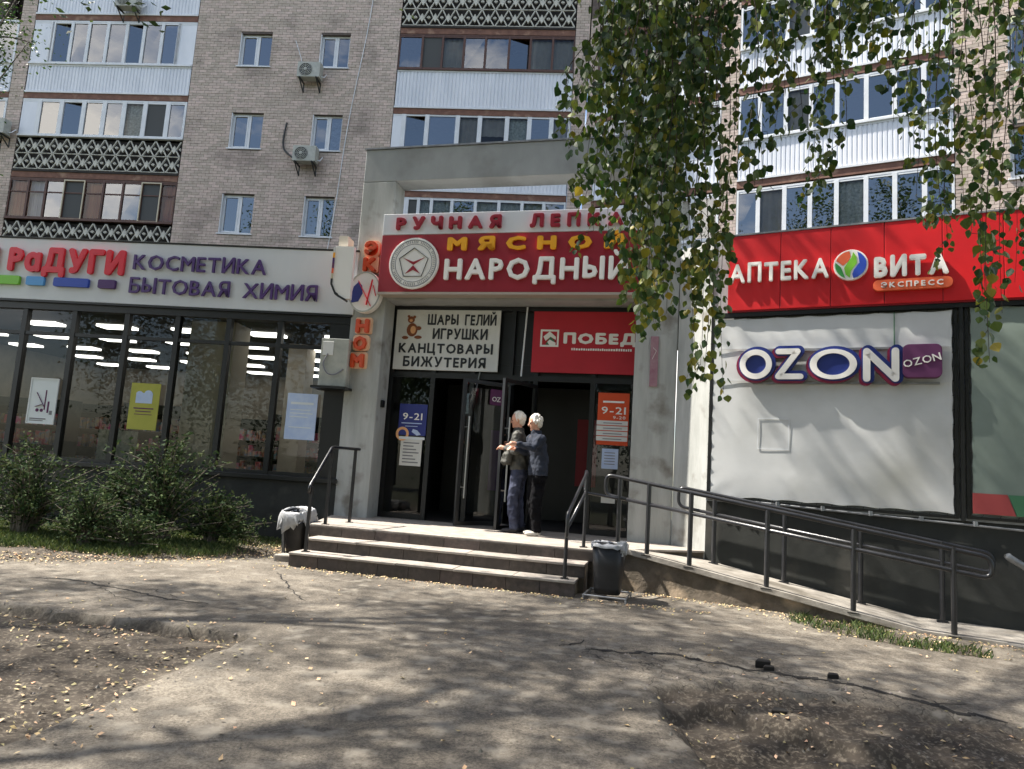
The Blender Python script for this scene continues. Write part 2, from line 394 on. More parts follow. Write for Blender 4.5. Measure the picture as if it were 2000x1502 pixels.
def letters(text, x0, x1, z0, z1, y, depth, m, parent, key='b', gap=0.13, space=0.45, name='letter', slant=0.0):
    """text between x0 and x1, capitals from z0 to z1, front face at y"""
    capn = 0.729; sz = (z1 - z0) / capn; tot = 0
    for i, ch in enumerate(text):
        tot += (space if ch == ' ' else GLY[(key, ch)][1]) + (gap if i < len(text) - 1 else 0)
    sx = (x1 - x0) / tot; x = x0; out = []
    for ch in text:
        if ch == ' ': x += (space + gap) * sx; continue
        me, w = GLY[(key, ch)]
        k = (key, ch, m.name)
        if k not in _gm:
            q = me.copy(); q.materials.append(m); _gm[k] = q
        o = link(name, _gm[k], parent, loc=(x, y + depth / 2, z0), rot=(math.pi / 2, 0, 0), scale=(sx, sz, depth))
        out.append(o); x += (w + gap) * sx
    return out
_CH = 'АБВГДЕЖЗИЙКЛМНОПРСТУХЦЧШЫЭЯɑOZN9-210'
prepare_glyphs({'b': (_CH, 0.0), 'r': (_CH, 0.0), 'x': (_CH, 0.0)})
# ------------------------------------------------------------------ GROUND
def vnoise(x, y, f, seed=0):                        # value noise, numpy
    x = x * f; y = y * f; xi = np.floor(x).astype(int); yi = np.floor(y).astype(int); u = x - xi; v = y - yi
    u = u * u * (3 - 2 * u); v = v * v * (3 - 2 * v)
    def h(a, b):
        n = (a * 374761393 + b * 668265263 + seed * 1442695041) & 0x7fffffff
        n = ((n ^ (n >> 13)) * 1274126177) & 0x7fffffff
        return ((n ^ (n >> 16)) & 0xffff) / 65535.0
    return (h(xi, yi) * (1 - u) + h(xi + 1, yi) * u) * (1 - v) + (h(xi, yi + 1) * (1 - u) + h(xi + 1, yi + 1) * u) * v
def fbm(x, y, f, o=4, seed=0):
    return sum(vnoise(x, y, f * 2 ** k, seed + k) * 0.5 ** k for k in range(o)) / sum(0.5 ** k for k in range(o)) - 0.5
def sdf(px, py, poly):                              # negative inside
    d = np.full(px.shape, 1e9); ins = np.zeros(px.shape, bool); n = len(poly)
    for i in range(n):
        ax, ay = poly[i]; bx, by = poly[(i + 1) % n]; ex, ey = bx - ax, by - ay
        t = np.clip(((px - ax) * ex + (py - ay) * ey) / (ex * ex + ey * ey + 1e-12), 0, 1)
        d = np.minimum(d, np.hypot(px - ax - t * ex, py - ay - t * ey))
        c = ((ay > py) != (by > py)) & (px < (bx - ax) * (py - ay) / (by - ay + 1e-12) + ax); ins ^= c
    return np.where(ins, -d, d)
def wpoly(pts): return [tuple(atz(x, y, 0).xy) for x, y in pts]
# areas where the asphalt is gone (outlines on the ground)
SOIL_L = wpoly([(-300, 1150), (0, 1176), (120, 1192), (240, 1208), (300, 1212), (480, 1243), (300, 1335), (120, 1405), (-60, 1470), (-400, 1600)])
SOIL_R = wpoly([(1290, 1345), (1420, 1330), (1560, 1345), (1800, 1385), (2010, 1425), (2300, 1480), (2300, 1900), (1500, 1900), (1370, 1500), (1320, 1420)])
SOIL_R2 = wpoly([(1315, 1372), (1400, 1368), (1560, 1405), (1720, 1452), (1900, 1490), (2300, 1560), (2300, 1900), (1560, 1900), (1420, 1500)])
BED = wpoly([(-500, 1040), (0, 1093), (200, 1095), (400, 1093), (470, 1088), (545, 1082), (560, 1060), (520, 1020), (0, 1000), (-500, 980)])
STRIP = wpoly([(1560, 1195), (1640, 1208), (1760, 1240), (1940, 1272), (1930, 1286), (1760, 1262), (1620, 1236), (1545, 1212)])
CRACKED = wpoly([(1100, 1262), (1300, 1270), (1480, 1297), (1640, 1330), (1850, 1388), (2010, 1410), (2010, 1430), (1560, 1350), (1290, 1345), (1180, 1300)])
def fields(X, Y):
    j = fbm(X, Y, 2.2, 4, 3) * 0.22 + fbm(X, Y, 11, 2, 8) * 0.05
    dl = sdf(X, Y, SOIL_L) + j; dr = sdf(X, Y, SOIL_R) + j; db = sdf(X, Y, BED) + j * 0.7; ds = sdf(X, Y, STRIP) + j * 0.4; dc = sdf(X, Y, CRACKED) + j
    return dl, dr, db, ds, dc
def sstep(d, w): t = np.clip(0.5 - d / w, 0, 1); return t * t * (3 - 2 * t)
def height(X, Y, F=None):
    dl, dr, db, ds, dc = F if F is not None else fields(X, Y)
    z = fbm(X, Y, 0.55, 3, 21) * 0.03 + fbm(X, Y, 14, 2, 33) * 0.003
    z = z * np.clip((8.6 - Y + 0.24 * -X) / 1.0, 0.15, 1)
    rough = fbm(X, Y, 3.0, 5, 40) * 0.09 + np.abs(fbm(X, Y, 9, 3, 50)) * 0.05
    ridge = np.abs(fbm(X, Y, 0.9, 3, 77)); 
    led = np.clip((Y - 5.4) / 0.7, 0, 1); z = z + sstep(dl, 0.045) * (-0.035 - 0.07 * led + rough * 0.75 + np.clip(-dl, 0, 0.7) * (0.02 + 0.10 * led))
    z = z + sstep(dr, 0.10) * (-0.075 + rough * 1.3 + np.clip(0.12 - ridge, 0, 1) * 0.35)
    z = z + sstep(sdf(X, Y, SOIL_R2) + fbm(X, Y, 2.6, 4, 63) * 0.3, 0.07) * (-0.07)
    z = z + sstep(db, 0.12) * (0.02 + rough * 0.6 + np.clip(-db, 0, 0.8) * 0.1)
    z = z + sstep(ds, 0.08) * (-0.01 + rough * 0.4)
    z = z + sstep(dc, 0.25) * (rough * 0.5 - 0.018)
    return z
def ground_height(x, y): return float(height(np.array([x]), np.array([y]))[0])

GX0, GX1, GY0, GY1, GD = -8.4, 8.4, 2.2, 12.2, 0.03
gx = np.arange(GX0, GX1 + 1e-6, GD); gy = np.arange(GY0, GY1 + 1e-6, GD)
XX, YY = np.meshgrid(gx, gy); FF = fields(XX, YY); ZZ = height(XX, YY, FF)
edge = np.minimum(np.minimum(XX - GX0, GX1 - XX), np.minimum(YY - GY0, GY1 - YY))
ZZ = ZZ + (-0.36 - ZZ) * np.clip(1 - edge / 0.25, 0, 1)
soilm = np.maximum(np.maximum(sstep(FF[0], 0.06), sstep(FF[1], 0.12)), np.maximum(sstep(FF[2], 0.14), sstep(FF[3], 0.12)))
crackm = sstep(FF[4], 0.3)
def ground_mat(name):
    m = bpy.data.materials.new(name); m.use_nodes = True; N = m.node_tree.nodes; L = m.node_tree.links; p = N['Principled BSDF']
    p.inputs['Roughness'].default_value = 0.92; p.inputs['Specular IOR Level'].default_value = 0.25
    tc = N.new('ShaderNodeTexCoord')
    def noise(sc, det=8, r=0.6):
        n = N.new('ShaderNodeTexNoise'); n.inputs['Scale'].default_value = sc; n.inputs['Detail'].default_value = det; n.inputs['Roughness'].default_value = r
        L.new(tc.outputs['Object'], n.inputs[0]); return n.outputs[0]
    def ramp(v, stops):
        r = N.new('ShaderNodeValToRGB'); e = r.color_ramp.elements
        e[0].position, e[0].color = stops[0]; e[1].position, e[1].color = stops[-1]
        for s in stops[1:-1]:
            q = e.new(s[0]); q.color = s[1]
        L.new(v, r.inputs[0]); return r.outputs[0]
    def mix(f, a, b, mode='MIX'):
        x = N.new('ShaderNodeMix'); x.data_type = 'RGBA'; x.blend_type = mode
        if isinstance(f, float): x.inputs[0].default_value = f
        else: L.new(f, x.inputs[0])
        for i, c in ((6, a), (7, b)):
            if isinstance(c, tuple): x.inputs[i].default_value = c
            else: L.new(c, x.inputs[i])
        return x.outputs[2]
    W1 = (1, 1, 1, 1); K = (0, 0, 0, 1)
    asph = ramp(noise(0.8), [(0.3, (0.088, 0.079, 0.067, 1)), (0.5, (0.145, 0.130, 0.110, 1)), (0.72, (0.245, 0.222, 0.186, 1))])
    asph = mix(0.5, asph, ramp(noise(16, 6, .7), [(0.36, (0.28, 0.27, 0.26, 1)), (0.66, (0.74, 0.73, 0.7, 1))]), 'OVERLAY')
    asph = mix(0.8, asph, ramp(noise(55, 5, .85), [(0.36, (0.2, 0.195, 0.19, 1)), (0.64, (0.85, 0.83, 0.8, 1))]), 'OVERLAY')
    asph = mix(ramp(noise(4.5), [(0.52, K), (0.66, W1)]), asph, (0.25, 0.225, 0.185, 1))
    v = N.new('ShaderNodeTexVoronoi'); v.feature = 'DISTANCE_TO_EDGE'; v.inputs['Scale'].default_value = 5.5
    nz = N.new('ShaderNodeTexNoise'); nz.inputs['Scale'].default_value = 6; L.new(tc.outputs['Object'], nz.inputs[0])
    av = N.new('ShaderNodeVectorMath'); av.operation = 'MULTIPLY_ADD'; av.inputs[1].default_value = (0.25, 0.25, 0.25); L.new(nz.outputs[1], av.inputs[0]); L.new(tc.outputs['Object'], av.inputs[2])
    L.new(av.outputs[0], v.inputs['Vector']); crk = ramp(v.outputs[0], [(0.0, W1), (0.035, K)])
    ac = N.new('ShaderNodeAttribute'); ac.attribute_name = 'cracked'; mm = N.new('ShaderNodeMath'); mm.operation = 'MULTIPLY'
    L.new(crk, mm.inputs[0]); L.new(ac.outputs['Fac'], mm.inputs[1])
    asph = mix(mm.outputs[0], asph, (0.035, 0.03, 0.025, 1))
    soil = ramp(noise(2.6), [(0.3, (0.040, 0.033, 0.026, 1)), (0.55, (0.078, 0.064, 0.05, 1)), (0.75, (0.15, 0.128, 0.1, 1))])
    soil = mix(ramp(noise(34, 4), [(0.5, K), (0.68, W1)]), soil, (0.2, 0.17, 0.13, 1))
    at = N.new('ShaderNodeAttribute'); at.attribute_name = 'soil'
    col = mix(at.outputs['Fac'], asph, soil); L.new(col, p.inputs['Base Color'])
    b1 = N.new('ShaderNodeBump'); b1.inputs['Strength'].default_value = 0.9; b1.inputs['Distance'].default_value = 0.012; L.new(noise(60, 8, 0.8), b1.inputs['Height'])
    L.new(b1.outputs[0], p.inputs['Normal'])
    return m
m_ground = ground_mat('ground_surface')
def grid_part(name, mask, label=None):
    ny, nx = XX.shape; idx = np.arange(nx * ny).reshape(ny, nx)
    q = np.stack([idx[:-1, :-1], idx[:-1, 1:], idx[1:, 1:], idx[1:, :-1]], -1)[mask]
    used = np.unique(q); remap = np.full(nx * ny, -1); remap[used] = np.arange(len(used)); q = remap[q]
    me = bpy.data.meshes.new(name); me.vertices.add(len(used)); co = np.stack([XX.ravel()[used], YY.ravel()[used], ZZ.ravel()[used]], -1)
    me.vertices.foreach_set('co', co.astype(np.float32).ravel()); me.loops.add(q.size); me.loops.foreach_set('vertex_index', q.ravel().astype(np.int32))
    me.polygons.add(len(q)); me.polygons.foreach_set('loop_start', np.arange(0, q.size, 4, dtype=np.int32)); me.polygons.foreach_set('loop_total', np.full(len(q), 4, np.int32))
    me.update(calc_edges=True); me.shade_smooth()
    for nm, arr in (('soil', soilm), ('cracked', crackm)):
        a = me.attributes.new(nm, 'FLOAT', 'POINT'); a.data.foreach_set('value', arr.ravel()[used].astype(np.float32))
    me.materials.append(m_ground); o = link(name, me, kind='structure'); return o
cm = lambda a: (a[:-1, :-1] + a[1:, 1:]) / 2
s0 = cm(soilm) > 0.5
yc = cm(YY); xc = cm(XX)
o = grid_part('asphalt_path', ~s0)
o = grid_part('bare_soil', s0 & (cm(FF[2]) > 0.1))
o = grid_part('planting_bed', s0 & (cm(FF[2]) <= 0.1))
m_far = mat('far_ground', (0.1, 0.085, 0.065, 1), 0.95, (0.07, 0.085, 0.04, 1), 0.5, bump=0.3)
MB().quad((-300, -300, -0.35), (300, -300, -0.35), (300, 300, -0.35), (-300, 300, -0.35)).build('ground', m_far, kind='structure')

# long cracks in the asphalt: narrow dirt-filled ribbons
m_crack = mat('crack_dirt', (0.014, 0.012, 0.01, 1), 0.95)
def crack(pts, w, seed):
    r = random.Random(seed); P = [atz(x, y, 0) for x, y in pts]; path = []
    for a, b in zip(P[:-1], P[1:]):
        n = max(2, int((b - a).length / 0.05))
        for k in range(n):
            t = k / n; q = a.lerp(b, t); path.append(q + Vector((r.gauss(0, 0.012), r.gauss(0, 0.016), 0)))
    mb = MB(); L = len(path)
    for i in range(L - 1):
        a, b = path[i], path[i + 1]; d = (b - a).normalized(); nn = Vector((-d.y, d.x, 0))
        wa = w * (0.35 + 0.9 * r.random()) * min(1, i / 4 + .2, (L - 1 - i) / 4 + .2)
        pts4 = [a + nn * wa, a - nn * wa, b - nn * wa * 0.9, b + nn * wa * 0.9]
        mb.quad(*[(q.x, q.y, ground_height(q.x, q.y) + 0.004) for q in pts4])
    return mb
c = MB()
for pts, w in (([(1090, 1262), (1128, 1256), (1150, 1250)], .015), ([(1140, 1266), (1200, 1270), (1300, 1273), (1370, 1285), (1440, 1298), (1500, 1306), (1600, 1322), (1700, 1345), (1780, 1365), (1870, 1388), (1990, 1408)], .03),
               ([(540, 1118), (560, 1140), (575, 1158), (600, 1175)], .01), ([(40, 1128), (100, 1128), (170, 1136), (260, 1154), (330, 1170), (420, 1178)], .016), ([(250, 1150), (300, 1152), (360, 1170)], .005), ([(180, 1136), (230, 1165), (300, 1178)], .005),
               ([(1150, 1272), (1180, 1290), (1240, 1300)], .006), ([(1700, 1345), (1760, 1350), (1840, 1375), (1900, 1372)], .007)):
    m = crack(pts, w, int(w * 1e4) + len(pts)); b0 = len(c.v); c.v += m.v; c.f += [tuple(b0 + i for i in f) for f in m.f]
o = c.build('asphalt_crack', m_crack, kind='structure')

# fallen leaves
def scatter_litter():
    r = np.random.RandomState(5); pts = []
    def region(n, x0, x1, y0, y1, dens):
        px = r.uniform(x0, x1, n); py = r.uniform(y0, y1, n); keep = r.rand(n) < dens(px, py); pts.append(np.stack([px[keep], py[keep]], 1))
    dn = lambda a, b: (lambda X, Y: np.clip(a * np.exp(-np.abs(fields(X, Y)[0] + 0.25) / b), 0, 1))
    region(9000, -5.5, -0.5, 3.2, 8.2, lambda X, Y: np.clip(0.55 * np.exp(-np.abs(fields(X, Y)[0] + 0.12) / 0.22) + 0.10 * (fields(X, Y)[0] < 0), 0, 1) * (fbm(X, Y, 1.5, 3, 9) * 2 + 0.75))
    region(5500, -0.5, 5.5, 3.0, 7.0, lambda X, Y: (0.10 * (fields(X, Y)[1] < 0.1) + 0.012) * (fbm(X, Y, 1.5, 3, 19) * 4 + 0.7))
    region(24000, -8, -2.2, 8.2, 11.6, lambda X, Y: np.clip(0.55 * np.exp(-np.abs(fields(X, Y)[2]) / 0.16) + 0.08 * (fields(X, Y)[2] < 0), 0, 1))
    region(5000, 1.0, 6.0, 6.5, 9.3, lambda X, Y: np.clip(0.5 * np.exp(-np.abs(fields(X, Y)[3]) / 0.12), 0, 1))
    region(900, -5, 5, 3, 9, lambda X, Y: 0.35 + 0 * X)
    # gathered at the foot of the steps and the ramp wall
    k = 500; s = r.uniform(-2.3, 3.2, k); off = -2.3 - np.abs(r.normal(0, 0.10, k)); 
    w = np.array([P_.w(a, b, 0).xy for a, b in zip(s, off)]); pts.append(w)
    k = 500; s = r.uniform(-4.6, -0.2, k); off = -1.1 - np.abs(r.normal(0, 0.12, k)); pts.append(np.array([R_.w(a, b, 0).xy for a, b in zip(s, off)]))
    P = np.concatenate(pts); H = height(P[:, 0], P[:, 1]); n = len(P)
    a = r.rand(n) * 6.283; L = r.uniform(0.008, 0.021, n); wd = L * r.uniform(0.5, 0.8, n)
    ca, sa = np.cos(a), np.sin(a); V = np.zeros((n, 4, 3))
    for k, (u, v, h) in enumerate(((-1, 0, 0.002), (0, -1, 0.006), (1, 0, 0.002), (0, 1, 0.006))):
        V[:, k, 0] = P[:, 0] + ca * L * u - sa * wd * v; V[:, k, 1] = P[:, 1] + sa * L * u + ca * wd * v; V[:, k, 2] = H + h + r.rand(n) * 0.014
    V[:, 0, 2] += r.rand(n) * 0.012
    return V.reshape(-1, 3), n
def quads_mesh(name, V, n, m, vs=4):
    me = bpy.data.meshes.new(name); me.vertices.add(len(V)); me.vertices.foreach_set('co', V.astype(np.float32).ravel())
    me.loops.add(n * vs); me.loops.foreach_set('vertex_index', np.arange(n * vs, dtype=np.int32)); me.polygons.add(n)
    me.polygons.foreach_set('loop_start', np.arange(0, n * vs, vs, dtype=np.int32)); me.polygons.foreach_set('loop_total', np.full(n, vs, np.int32))
    me.update(calc_edges=True); me.materials.append(m); return me
V, n = scatter_litter(); o = link('fallen_leaves', quads_mesh('fallen_leaves', V, n, m_litter), kind='stuff')
tag(o, 'yellow and tan fallen birch leaves scattered over the asphalt and soil', 'leaves')

# pebbles and asphalt crumbs
def pebbles():
    r = np.random.RandomState(11); n = 2600; X = r.uniform(-5.5, 6, n); Y = r.uniform(3, 8.5, n); F = fields(X, Y)
    keep = ((F[0] < 0.15) | (F[1] < 0.2) | (F[4] < 0.1)) | (r.rand(n) < 0.08); X, Y = X[keep], Y[keep]; n = len(X); H = height(X, Y); mb = MB()
    for x, y, h in zip(X, Y, H):
        s = 0.004 + 0.014 * r.rand() ** 2.5; a = [s * r.uniform(.6, 1.3) for _ in range(6)]
        b = len(mb.v); mb.v += [(x - a[0], y, h), (x, y - a[1], h), (x + a[2], y, h), (x, y + a[3], h), (x + r.uniform(-s, s) * .4, y, h + a[4])]
        mb.f += [(b, b + 1, b + 4), (b + 1, b + 2, b + 4), (b + 2, b + 3, b + 4), (b + 3, b, b + 4)]
    return mb
m_peb = mat('pebble', (0.2, 0.18, 0.155, 1), 0.9, island=0.5)
o = pebbles().build('gravel_crumbs', m_peb, kind='stuff'); tag(o, 'small stones and asphalt crumbs on the broken ground', 'gravel')
mb = MB()
for k, (px, py, s) in enumerate(((1488, 1298, .07), (1500, 1303, .05), (1625, 1322, .05), (1520, 1382, .06))):
    q = atz(px, py, 0); z = ground_height(q.x, q.y)
    chunk = MB().hprism([(q.x - s, q.y - s * .5), (q.x + s * .8, q.y - s * .7), (q.x + s * 1.1, q.y + s * .3), (q.x - s * .2, q.y + s * .8)], z - 0.01, z + s * .7)
    o = chunk.build('asphalt_chunk', m_crack, bevel=0.008)
    tag(o, ['dark broken asphalt lump lying on the long crack right of the steps', 'smaller dark asphalt lump touching the one on the long crack', 'dark asphalt lump farther right along the long crack', 'dark asphalt lump in the bare soil before the long crack'][k], 'stone')

# grass
def grass(name, polyfn, n, bounds, label, hgt=(0.05, 0.13), seed=1):
    r = np.random.RandomState(seed); X = r.uniform(bounds[0], bounds[1], n); Y = r.uniform(bounds[2], bounds[3], n); k = polyfn(X, Y, r); X, Y = X[k], Y[k]; n = len(X); H = height(X, Y)
    a = r.rand(n) * 6.283; h = r.uniform(*hgt, n); w = r.uniform(0.003, 0.006, n); lean = h * r.uniform(0.1, 0.9, n); la = r.rand(n) * 6.283
    V = np.zeros((n, 4, 3)); ca, sa = np.cos(a), np.sin(a)
    V[:, 0] = np.stack([X - ca * w, Y - sa * w, H - .01], 1); V[:, 1] = np.stack([X + ca * w, Y + sa * w, H - .01], 1)
    V[:, 2] = np.stack([X + ca * w * .8 + np.cos(la) * lean * .4, Y + sa * w * .8 + np.sin(la) * lean * .4, H + h * .6], 1)
    V[:, 3] = np.stack([X + np.cos(la) * lean, Y + np.sin(la) * lean, H + h], 1)
    o = link(name, quads_mesh(name, V.reshape(-1, 3), n, m_grass), kind='stuff'); tag(o, label, 'grass'); return o
grass('bed_grass', lambda X, Y, r: (fields(X, Y)[2] < -0.02) & (r.rand(len(X)) < np.clip(0.12 + 1.8 * fbm(X, Y, 1.2, 3, 5) + 0.25 * (X < -4.6), 0.02, 1)), 60000, (-8.2, -2.6, 9.0, 11.6), 'short green grass in the bed before the left shop', (0.03, 0.09))
grass('ramp_weeds', lambda X, Y, r: (fields(X, Y)[3] < 0.03) & (r.rand(len(X)) < np.clip(0.0 + 2.2 * fbm(X, Y, 2.6, 3, 6) + .35 * np.exp(-((X - 3.35) ** 2 + (Y - 8.25) ** 2) / .12), 0.02, 1)), 60000, (1.5, 6.5, 6.5, 9.5), 'tufts of grass growing along the foot of the ramp', (0.02, 0.08), 2)
# ------------------------------------------------------------------ APARTMENT BUILDING (far, behind the shops)
bld = thing('apartment_building', 'nine storey light brown brick apartment block with glazed balconies behind the shops', 'building', C_, (0, 0, 0))
def sub(name, plane, mesh, parent=None, **k):       # a part of the building given in the coordinates of a plane
    o = link(name, mesh, parent or bld, **k)
    return o
UREL = Matrix.Translation(Vector(C_.local(FOLD))) @ Matrix.Rotation(-(U_.yaw - C_.yaw), 4, 'Z')
def upart(mb):                                      # U-plane coordinates to the building's own
    mb.v = [tuple(UREL @ Vector(v)) for v in mb.v]; return mb
brick_list = []                                     # (matrix in building space, length, size in view)
BH, JT, BL = 0.083, 0.010, 0.25
def brick_field(mb, s0, s1, z0, z1, holes=(), u=False, y=0.0, prom=0.012):
    row = 0; z = z0
    while z < z1 - 0.02:
        zt = min(z + BH, z1); off = (row % 2) * 0.13; s = s0 - off
        if row % 6 == 3: off = 0.06
        while s < s1:
            a, b = max(s, s0), min(s + BL, s1); s += BL + JT
            segs = [(a, b)]
            for (h0, h1, g0, g1) in holes:
                if zt > g0 and z < g1:
                    ns = []
                    for p, q in segs:
                        if q <= h0 or p >= h1: ns.append((p, q))
                        else:
                            if p < h0: ns.append((p, h0))
                            if q > h1: ns.append((h1, q))
                    segs = ns
            for p, q in segs:
                if q - p < 0.02: continue
                pr = prom + rnd.uniform(-0.004, 0.004)
                full = (q - p) > 0.24 and zt - z > 0.08
                if full and u and 9.95 < p < 11.6 and z > 5.2 and len(brick_list) < 300: brick_list.append((p, z)); continue
                mb.box(p, q, y - pr, y + 0.01, z, zt)
        z += BH + JT; row += 1
def wall_core(mb, s0, s1, z0, z1, holes, y0, y1):
    xs = sorted({s0, s1, *[h for q in holes for h in q[:2]]}); zs = sorted({z0, z1, *[h for q in holes for h in q[2:]]})
    for a, b in zip(xs[:-1], xs[1:]):
        for c, d in zip(zs[:-1], zs[1:]):
            mx, mz = (a + b) / 2, (c + d) / 2
            if any(h[0] < mx < h[1] and h[2] < mz < h[3] for h in holes): continue
            mb.box(a, b, y0, y1, c, d)
ZT = 19.5
win_z = [(8.37, 9.72), (11.27, 12.52), (14.15, 15.34), (16.95, 18.15)]
holes = [(a, b, z0, z1) for (z0, z1) in win_z for (a, b) in ((-9.86, -8.77), (-7.10, -6.10))]
wc = MB(); bk = MB()
wall_core(wc, -11.42, -4.45, 4.0, ZT, holes, 0.0, 0.5); brick_field(bk, -11.42, -4.45, 7.6, 17.6, holes)
# the sides of the brick bay that stand proud of the balconies, left pier, piers at the fold
wall_core(wc, -17.80, -17.28, 4.0, ZT, [], 0.0, 0.6); brick_field(bk, -17.80, -17.28, 7.6, 17.2)
wall_core(wc, 1.34, 1.78, 4.0, ZT, [], 0.0, 0.6); brick_field(bk, 1.34, 1.78, 7.6, 17.2)
wall_core(wc, -24.5, -18.9, 4.0, ZT, [], 0.4, 0.9)
wu = MB(); bu = MB()
uh = [(11.0, 12.1, 9.0, 10.3), (11.0, 12.1, 11.75, 13.1), (11.0, 12.1, 14.5, 15.8)]
wall_core(wu, 9.9, 15, 4.0, ZT, uh, 0.0, 0.5); brick_field(bu, 9.9, 12.6, 4.9, 15.0, uh, u=True)
wall_core(wu, 4.25, 4.72, 4.0, ZT, [], 0.0, 0.6); brick_field(bu, 4.25, 4.72, 7.6, 16)
wall_core(wu, 0.05, 0.35, 4.0, ZT, [], 0.0, 0.6); brick_field(bu, 0.05, 0.35, 7.6, 16)
upart(wu); b0 = len(wc.v); wc.v += wu.v; wc.f += [tuple(b0 + i for i in f) for f in wu.f]
wall = wc.build('masonry_wall', m_mortar, bld)
b0 = len(bk.v); upart(bu); bk.v += bu.v; bk.f += [tuple(b0 + i for i in f) for f in bu.f]
bk.build('brickwork', m_brick, wall, kind='stuff')
bme = MB().box(0, BL, -0.012, 0.01, 0, BH).mesh('brick', m_brick)
for p, z in brick_list:
    v = UREL @ Vector((p, rnd.uniform(-0.003, 0.003), z))
    link('brick', bme, wall, loc=v, rot=(0, 0, -(U_.yaw - C_.yaw)))
# window in the brick wall
def frame_box(mb, x0, x1, z0, z1, y0, y1, t):
    mb.box(x0, x1, y0, y1, z0, z0 + t).box(x0, x1, y0, y1, z1 - t, z1).box(x0, x0 + t, y0, y1, z0 + t, z1 - t).box(x1 - t, x1, y0, y1, z0 + t, z1 - t)
def small_window(s0, s1, z0, z1, rel=None, curtain=None, label=None):
    f = MB(); frame_box(f, s0, s1, z0 + 0.03, z1, 0.10, 0.17, 0.055)
    mid = s0 + (s1 - s0) * 0.55; f.box(mid - 0.045, mid + 0.045, 0.095, 0.165, z0 + 0.08, z1 - 0.05)
    frame_box(f, s0 + 0.05, mid - 0.045, z0 + 0.08, z1 - 0.05, 0.085, 0.15, 0.045)
    rv = MB().box(s0 - 0.001, s0 + 0.025, -0.005, 0.10, z0, z1)
    if rel: upart(f); upart(rv)
    w = f.build('window', m_white, bld, label=label); rv.build('reveal', m_white, w)
    s = MB().box(s0 - 0.05, s1 + 0.05, -0.05, 0.10, z0 - 0.02, z0 + 0.02); g = MB(); g.quad((s0 + 0.03, 0.12, z0 + 0.05), (s1 - 0.03, 0.12, z0 + 0.05), (s1 - 0.03, 0.12, z1 - 0.03), (s0 + 0.03, 0.12, z1 - 0.03))
    rm = MB(); 
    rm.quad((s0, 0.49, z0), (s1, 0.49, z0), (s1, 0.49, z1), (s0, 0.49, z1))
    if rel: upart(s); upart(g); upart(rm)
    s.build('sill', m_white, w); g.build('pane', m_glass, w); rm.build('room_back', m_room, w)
    if curtain:
        c = MB(); n = 14; a, b = (s0 + 0.06, mid) if curtain[1] == 0 else (mid, s1 - 0.05) if curtain[1] == 1 else (s0 + 0.06, s1 - 0.06)
        for i in range(n):
            x0 = a + (b - a) * i / n; x1 = a + (b - a) * (i + 1) / n; y0 = 0.24 + 0.02 * (i % 2); y1 = 0.24 + 0.02 * ((i + 1) % 2)
            c.quad((x0, y0, z0 + .05), (x1, y1, z0 + .05), (x1, y1, z1 - .05), (x0, y0, z1 - .05))
        if rel: upart(c)
        c.build('curtain', curtain[0], w)
    return w
cu = {(0, 1): (m_blind, 0), (1, 1): (m_curt3, 1), (0, 0): (m_blind, 0), (1, 0): (m_blind2, 0)}
for i, (z0, z1) in enumerate(win_z):
    for j, (a, b) in enumerate(((-9.86, -8.77), (-7.10, -6.10))):
        small_window(a, b, z0, z1, curtain=cu.get((j, i)))
for (a, b, z0, z1) in uh: small_window(a, b, z0, z1, rel=True, curtain=None)

# balconies
sheet_cache = {}
def sheet(s0, s1, z0, z1, y, rel, parent, pitch=0.115):
    mb = MB(); n = int((s1 - s0) / pitch); p = (s1 - s0) / n; d = 0.018
    for i in range(n):
        x = s0 + i * p
        mb.quad((x, y, z0), (x + p * .6, y, z0), (x + p * .6, y, z1), (x, y, z1)); mb.quad((x + p * .6, y, z0), (x + p * .7, y + d, z0), (x + p * .7, y + d, z1), (x + p * .6, y, z1))
        mb.quad((x + p * .7, y + d, z0), (x + p * .9, y + d, z0), (x + p * .9, y + d, z1), (x + p * .7, y + d, z1)); mb.quad((x + p * .9, y + d, z0), (x + p, y, z0), (x + p, y, z1), (x + p * .9, y + d, z1))
    if rel: upart(mb)
    mb.build('profiled_sheet', m_sheet, parent)
    t = MB().box(s0, s1, y - 0.012, y + 0.03, z1 - 0.05, z1 + 0.012)
    if rel: upart(t)
    t.build('sheet_trim', m_white, parent)
